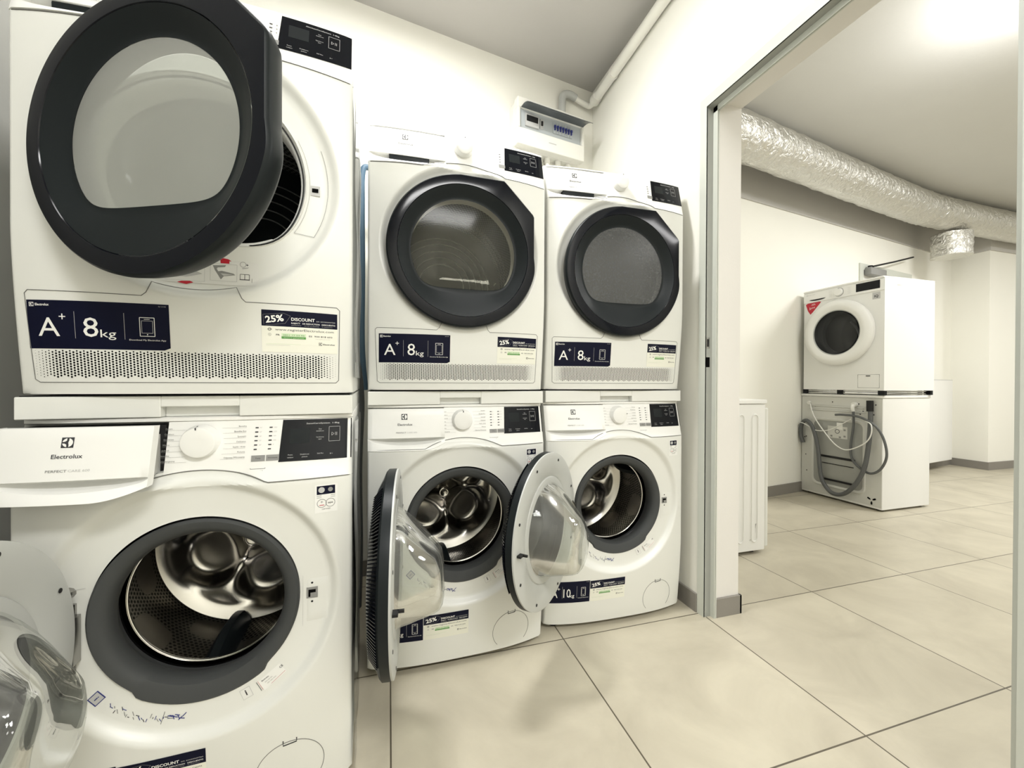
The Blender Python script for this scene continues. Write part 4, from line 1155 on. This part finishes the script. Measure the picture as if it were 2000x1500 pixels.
q.tube([S(x, z_, .0003) for x, z_ in ((.13, 1.003), (.13, .905), (.27, .905), (.27, 1.003))], .0012, 6, closed=True)
q.build('filter_flap', 'seam', t); q = MB(); q.box((.185, -.008, .990), (.212, -.003, .996)); q.build('flap_grip', 'dark', t)
a = Art(lambda x, z_, off: (.2981+off, x, z_), .0006); a.text('BEKO', .13, 1.648, .012, 'lgrey', wd=.05); a.build('side_print', t)
# steel spacer between the two
sf = thing('appliance_rack', (3.43, 2.38, .851), 0, 'black and chrome stacking rack squeezed between the two far washing machines', 'rack')
for z_ in (.010, .026):
    m2 = MB()
    m2.tube([(-.005, -.30, z_), (.515, -.30, z_), (.515, .30, z_), (-.005, .30, z_)], .004, 8, closed=True)
    m2.build('bar', 'chrome', sf)
for x, y in ((0, -.305), (.50, -.305), (0, .26), (0, -.02)):
    c = MB(); c.box((x-.012, y-.012, .001), (x+.014, y+.03, .0345)); c.build('clamp', 'black', sf)
# reversed machine
t = thing('washing_machine', (3.43, 2.383, 0), 0, 'white washing machine turned back to the room with grey hoses on its rear', 'washing machine')
mb = MB(); bevelbox(mb, (0, -.305, .014), (.515, .307, .828), .006); mb.build('cabinet', 'side', t)
mb = MB(); bevelbox(mb, (-.006, -.309, .829), (.525, .311, .850), .006); mb.build('worktop', 'plastic', t)
feet_ = MB()
for x in (.05, .46):
    for y in (-.26, .26):
        f = MB(); f.tube([(x, y, 0), (x, y, .016)], .022, 12); f.build('foot', 'dark', t)
def bk(y, z_, off=0): return Vector((-.001-off, y-2.383, z_))
mb = MB(); mb.box((-.002, -.302, .03), (.0005, .302, .826)); mb.build('back_panel', 'back', t, smooth=0)
def rrect(y0, y1, z0, z1, r, off):
    L = []
    for cy, cz2, t0 in ((y1-r, z1-r, 0), (y0+r, z1-r, PI/2), (y0+r, z0+r, PI), (y1-r, z0+r, 1.5*PI)):
        for k in range(5):
            q_ = t0+PI/2*k/4; L.append(bk(cy+r*cos(q_), cz2+r*sin(q_), off))
    return L
mb = MB(); mb.loops([rrect(2.185, 2.60, .095, .655, .05, .001), rrect(2.19, 2.595, .10, .65, .05, .009), rrect(2.20, 2.585, .11, .64, .045, .009), rrect(2.207, 2.578, .117, .633, .04, .003)], True, 0); mb.loops([rrect(2.207, 2.578, .117, .633, .04, .003), rrect(2.24, 2.54, .145, .61, .04, .003), rrect(2.25, 2.53, .155, .60, .035, .010), rrect(2.30, 2.48, .20, .56, .03, .010)], True, 1, False, True)
rc = mb.build('rear_cover', ['back', 'recess'], t, smooth=40)
for q in (((-.016, -.13, .335), (-.009, .13, .352)), ((-.014, -.12, .285), (-.009, .12, .291)), ((-.016, -.13, .150), (-.009, .13, .165))):
    mb = MB(); mb.box(*q); mb.build('cover_rib', 'dark', rc)
for z_ in (.712, .745):
    m2 = MB(); bevelbox(m2, (-.006, -.20, z_), (0, .24, z_+.012), .003); m2.build('rear_rib', 'back', t)
m2 = MB()
random.seed(11)
for k in range(16):
    y, z_ = random.choice([(2.66-random.random()*.03, .1+random.random()*.6), (2.2+random.random()*.4, .70+random.random()*.10), (2.12+random.random()*.02, .68+random.random()*.1), (2.40+random.random()*.15, .06+random.random()*.03)])
    p = bk(y, z_, .002); m2.box((p.x-.001, p.y-.004, p.z-.004), (p.x, p.y+.004, p.z+.004))
m2.build('rear_holes', 'dark', t, smooth=0)
m2 = MB()
for dg in (90+0, 210, 330):
    y, z_ = 2.144+.020*cos(rad(dg+60)), .072+.020*sin(rad(dg+60)); e_ = Vector((0, cos(rad(dg+60)), sin(rad(dg+60)))); f_ = Vector((0, -e_.z, e_.y)); c = bk(y, z_, .0035)
    m2.poly([c-e_*.013-f_*.002, c-e_*.004-f_*.006, c+e_*.010-f_*.006, c+e_*.013, c+e_*.010+f_*.006, c-e_*.004+f_*.006, c-e_*.013+f_*.002])
m2.build('vent_cutouts', 'blackhole', t, smooth=0)
def hosepart(name, pts, r, m, offs=.03, n=7):
    m3 = MB(); m3.tube(smoothpath([bk(y, z_, o_) for y, z_, o_ in pts], n), r, 10); return m3.build(name, m, t)
hosepart('drain_hose', [(2.150, .80, .02), (2.139, .669, .03), (2.144, .478, .04), (2.166, .303, .05), (2.224, .174, .05), (2.30, .085, .05), (2.38, .062, .05), (2.44, .10, .05), (2.484, .19, .05), (2.512, .423, .05), (2.555, .57, .05), (2.61, .622, .045), (2.655, .59, .04), (2.668, .50, .035), (2.65, .43, .03)], .0155, 'hose')
m3 = MB(); m3.tube([bk(2.150, .81, .02), bk(2.146, .73, .024)], .021, 12); m3.build('hose_cuff', 'dark', t)
hosepart('inlet_hose', [(2.257, .735, .03), (2.254, .619, .03), (2.272, .46, .03), (2.262, .36, .03), (2.20, .295, .03), (2.13, .275, .035), (2.065, .32, .04), (2.028, .42, .04), (2.048, .54, .04), (2.10, .63, .045), (2.20, .685, .05), (2.32, .693, .045), (2.38, .688, .04)], .0085, 'hose')
m3 = MB(); m3.tube([bk(2.257, .775, .002), bk(2.257, .775, .03)], .018, 14); m3.tube(smoothpath([bk(2.257, .775, .03), bk(2.257, .755, .038), bk(2.257, .725, .03)], 5), .012, 12); m3.build('inlet_valve', 'cable', t)
hosepart('power_cable', [(2.608, .765, .01), (2.538, .654, .05), (2.414, .512, .07), (2.336, .442, .07), (2.262, .430, .07), (2.157, .49, .07), (2.111, .558, .07), (2.115, .633, .06), (2.16, .66, .05)], .0042, 'cable')
hosepart('power_cable', [(2.705, .45, .02), (2.700, .55, .03), (2.665, .60, .05), (2.602, .588, .06), (2.53, .55, .05), (2.45, .555, .04), (2.375, .590, .04), (2.264, .665, .04)], .0036, 'cable')
m3 = MB(); m3.tube([bk(2.62, .775, .001), bk(2.618, .77, .016)], .014, 12); m3.build('cable_gland', 'cable', t)
m3 = MB(); p = bk(2.70, .43, .015); m3.tube([p+Vector((0, 0, .02)), p, p-Vector((0, -.01, .03))], [.008, .018, .016], 12); m3.build('plug', 'cable', t)
a = Art(lambda y, z_, off: tuple(bk(y, z_, .0105+off)), .0006)
def ys(y): return y
a.rect(2.31, .50, 2.46, .595, 'back', 0, 1, 1); a.rect(2.345, .57, 2.39, .625, 'white', 1, 1, 1); a.ring(2.385, .555, .016, .004, 'dark', 2)
for y, z_ in ((2.33, .57), (2.33, .52), (2.365, .51), (2.43, .515)): a.rect(y-.008, z_-.007, y+.008, z_+.007, 'grey', 2, 1, 1)
a.build('rear_label', t)
# ------------------------------------------------------------------ partly hidden machine behind the doorway wall
t = thing('washing_machine', (1.715, 1.765, 0), 0, 'white washing machine side with two pressed vertical ribs, half hidden behind the doorway jamb', 'washing machine')
mb = MB(); bevelbox(mb, (-.265, 0, .020), (.272, .595, .822), .004); mb.build('cabinet', 'side', t)
mb = MB(); bevelbox(mb, (-.285, -.004, .824), (.279, .60, .846), .004); mb.build('worktop', 'plastic', t)
mb = MB(); bevelbox(mb, (.273, .002, .035), (.297, .593, .80), .006); mb.build('front_panel', 'enamel', t)
for x in (.105, .20):
    m3 = MB(); w2 = .020
    pts = [(x-w2, .09), (x-w2, .745)] + [(x-w2*cos(q), .745+w2*sin(q)) for q in [PI*k/8 for k in range(1, 8)]] + [(x+w2, .745), (x+w2, .09)] + [(x+w2*cos(q), .09-w2*sin(q)) for q in [PI*k/8 for k in range(1, 8)]]
    m3.tube([(px_, .0005, pz_) for px_, pz_ in pts], .004, 8, closed=True); m3.build('pressed_rib', 'side', t)
for x in (-.20, .22):
    for y in (.05, .5):
        m3 = MB(); m3.tube([(x, y, 0), (x, y, .022)], .02, 12); m3.build('foot', 'dark', t)
m3 = MB(); m3.box((.298, .02, .50), (.301, .03, .53)); m3.build('door_latch', 'grey', t)
a = Art(lambda x, z_, off: (x, -off, z_), .0007); a.poly([(.205, .165), (.212, .170), (.208, .150), (.206, .14)], 'grey', 0); a.poly([(.168, .083), (.174, .086), (.170, .075)], 'grey', 0); a.line([(.208, .15), (.207, .12)], .0012, 'lgrey', 0); a.build('paint_chips', t)

# ------------------------------------------------------------------ radiator, door, duct
rt = thing('radiator', (*fw(2.55, 0), .1), math.atan2(.47, 3.2), 'white flat panel radiator on the far wall beside the pillar', 'radiator')
mb = MB(); bevelbox(mb, (-.10, -.120, .0), (.42, -.055, .875), .006); mb.build('panel', 'plastic', rt)
mb = MB(); mb.box((-.10, -.118, .8752), (.42, -.057, .880)); mb.build('top_grille', 'lgrey', rt)
for q in (-.05, .2):
    mb = MB(); mb.box((q, -.056, .1), (q+.04, .0, .8)); mb.build('bracket', 'grey', rt)
dt = thing('wall_door', (*fw(1.32, 0), 0), math.atan2(.47, 3.2), 'white door with pale frame behind the two far stacked machines', 'door')
mb = MB(); mb.box((0, -.012, 0), (.06, .002, 2.09)); mb.box((.94, -.012, 0), (1.0, .002, 2.09)); mb.box((.06, -.012, 2.03), (.94, .002, 2.09)); mb.build('door_frame', 'frame', dt, smooth=0)
mb = MB(); mb.box((.06, -.006, .005), (.94, .001, 2.03)); mb.build('door_leaf', 'plastic2', dt, smooth=0)
ct = thing('door_closer', (*fw(1.376, .008), 1.975), math.atan2(.47, 3.2), 'grey door closer with long thin arm on top of the far door', 'door closer')
mb = MB(); bevelbox(mb, (.02, -.06, .0), (.31, -.001, .075), .012); mb.build('closer_body', 'grey', ct)
mb = MB(); mb.tube([(.055, -.055, .080), (.35, -.10, .15), (.78, -.075, .258)], .008, 8); mb.tube([(.055, -.035, .070), (.055, -.035, .092)], .02, 12); mb.build('closer_arm', 'dark', ct)
# duct
random.seed(5)
def wrinkly(pts, r, name, label, cat, n=40, seg=10, amp=.004):
    P = smoothpath(pts, seg); m3 = MB(); L = []; up = Vector((0, 0, 1))
    for i, p in enumerate(P):
        d = (P[min(i+1, len(P)-1)]-P[max(i-1, 0)]).normalized(); up = Vector((1, 0, 0)) if abs(d.z) > .9 else up; a_ = (up-d*up.dot(d)).normalized(); b_ = d.cross(a_)
        rr = r*(1+.012*math.sin(i*1.7)+.010*random.uniform(-1, 1))
        L.append([p+(rr+random.uniform(-amp, amp))*(cos(q_)*a_+sin(q_)*b_) for q_ in [2*PI*k/n for k in range(n)]])
    m3.loops(L, True, 0, True, True); return m3.build(name, 'foil', None, smooth=80)
D0 = [(1.45, 2.08, 2.585), (2.24, 2.2, 2.585), (3.1, 2.34, 2.585), (4.1, 2.50, 2.585), (4.72, 2.59, 2.585), (5.1, 2.62, 2.585), (5.9, 2.64, 2.585), (6.6, 2.65, 2.585), (8.5, 2.66, 2.585)]
setp(wrinkly(D0, .140, 'ventilation_duct', '', '', seg=16), 'long silver foil ventilation duct under the ceiling of the far room', 'duct')
setp(wrinkly([(5.38, 2.68, 2.43), (5.38, 2.68, 2.36), (5.38, 2.68, 2.24), (5.38, 2.68, 2.205)], .150, 'duct_outlet', '', '', seg=6, amp=.003), 'short silver foil outlet stub hanging below the long duct', 'duct')
m3 = MB(); m3.tube([(5.95, 2.45, 2.744), (5.95, 2.46, 2.66)], .004, 8); setp(m3.build('hanger_rod', 'chrome'), 'thin steel hanger rod between ceiling and duct', 'rod')
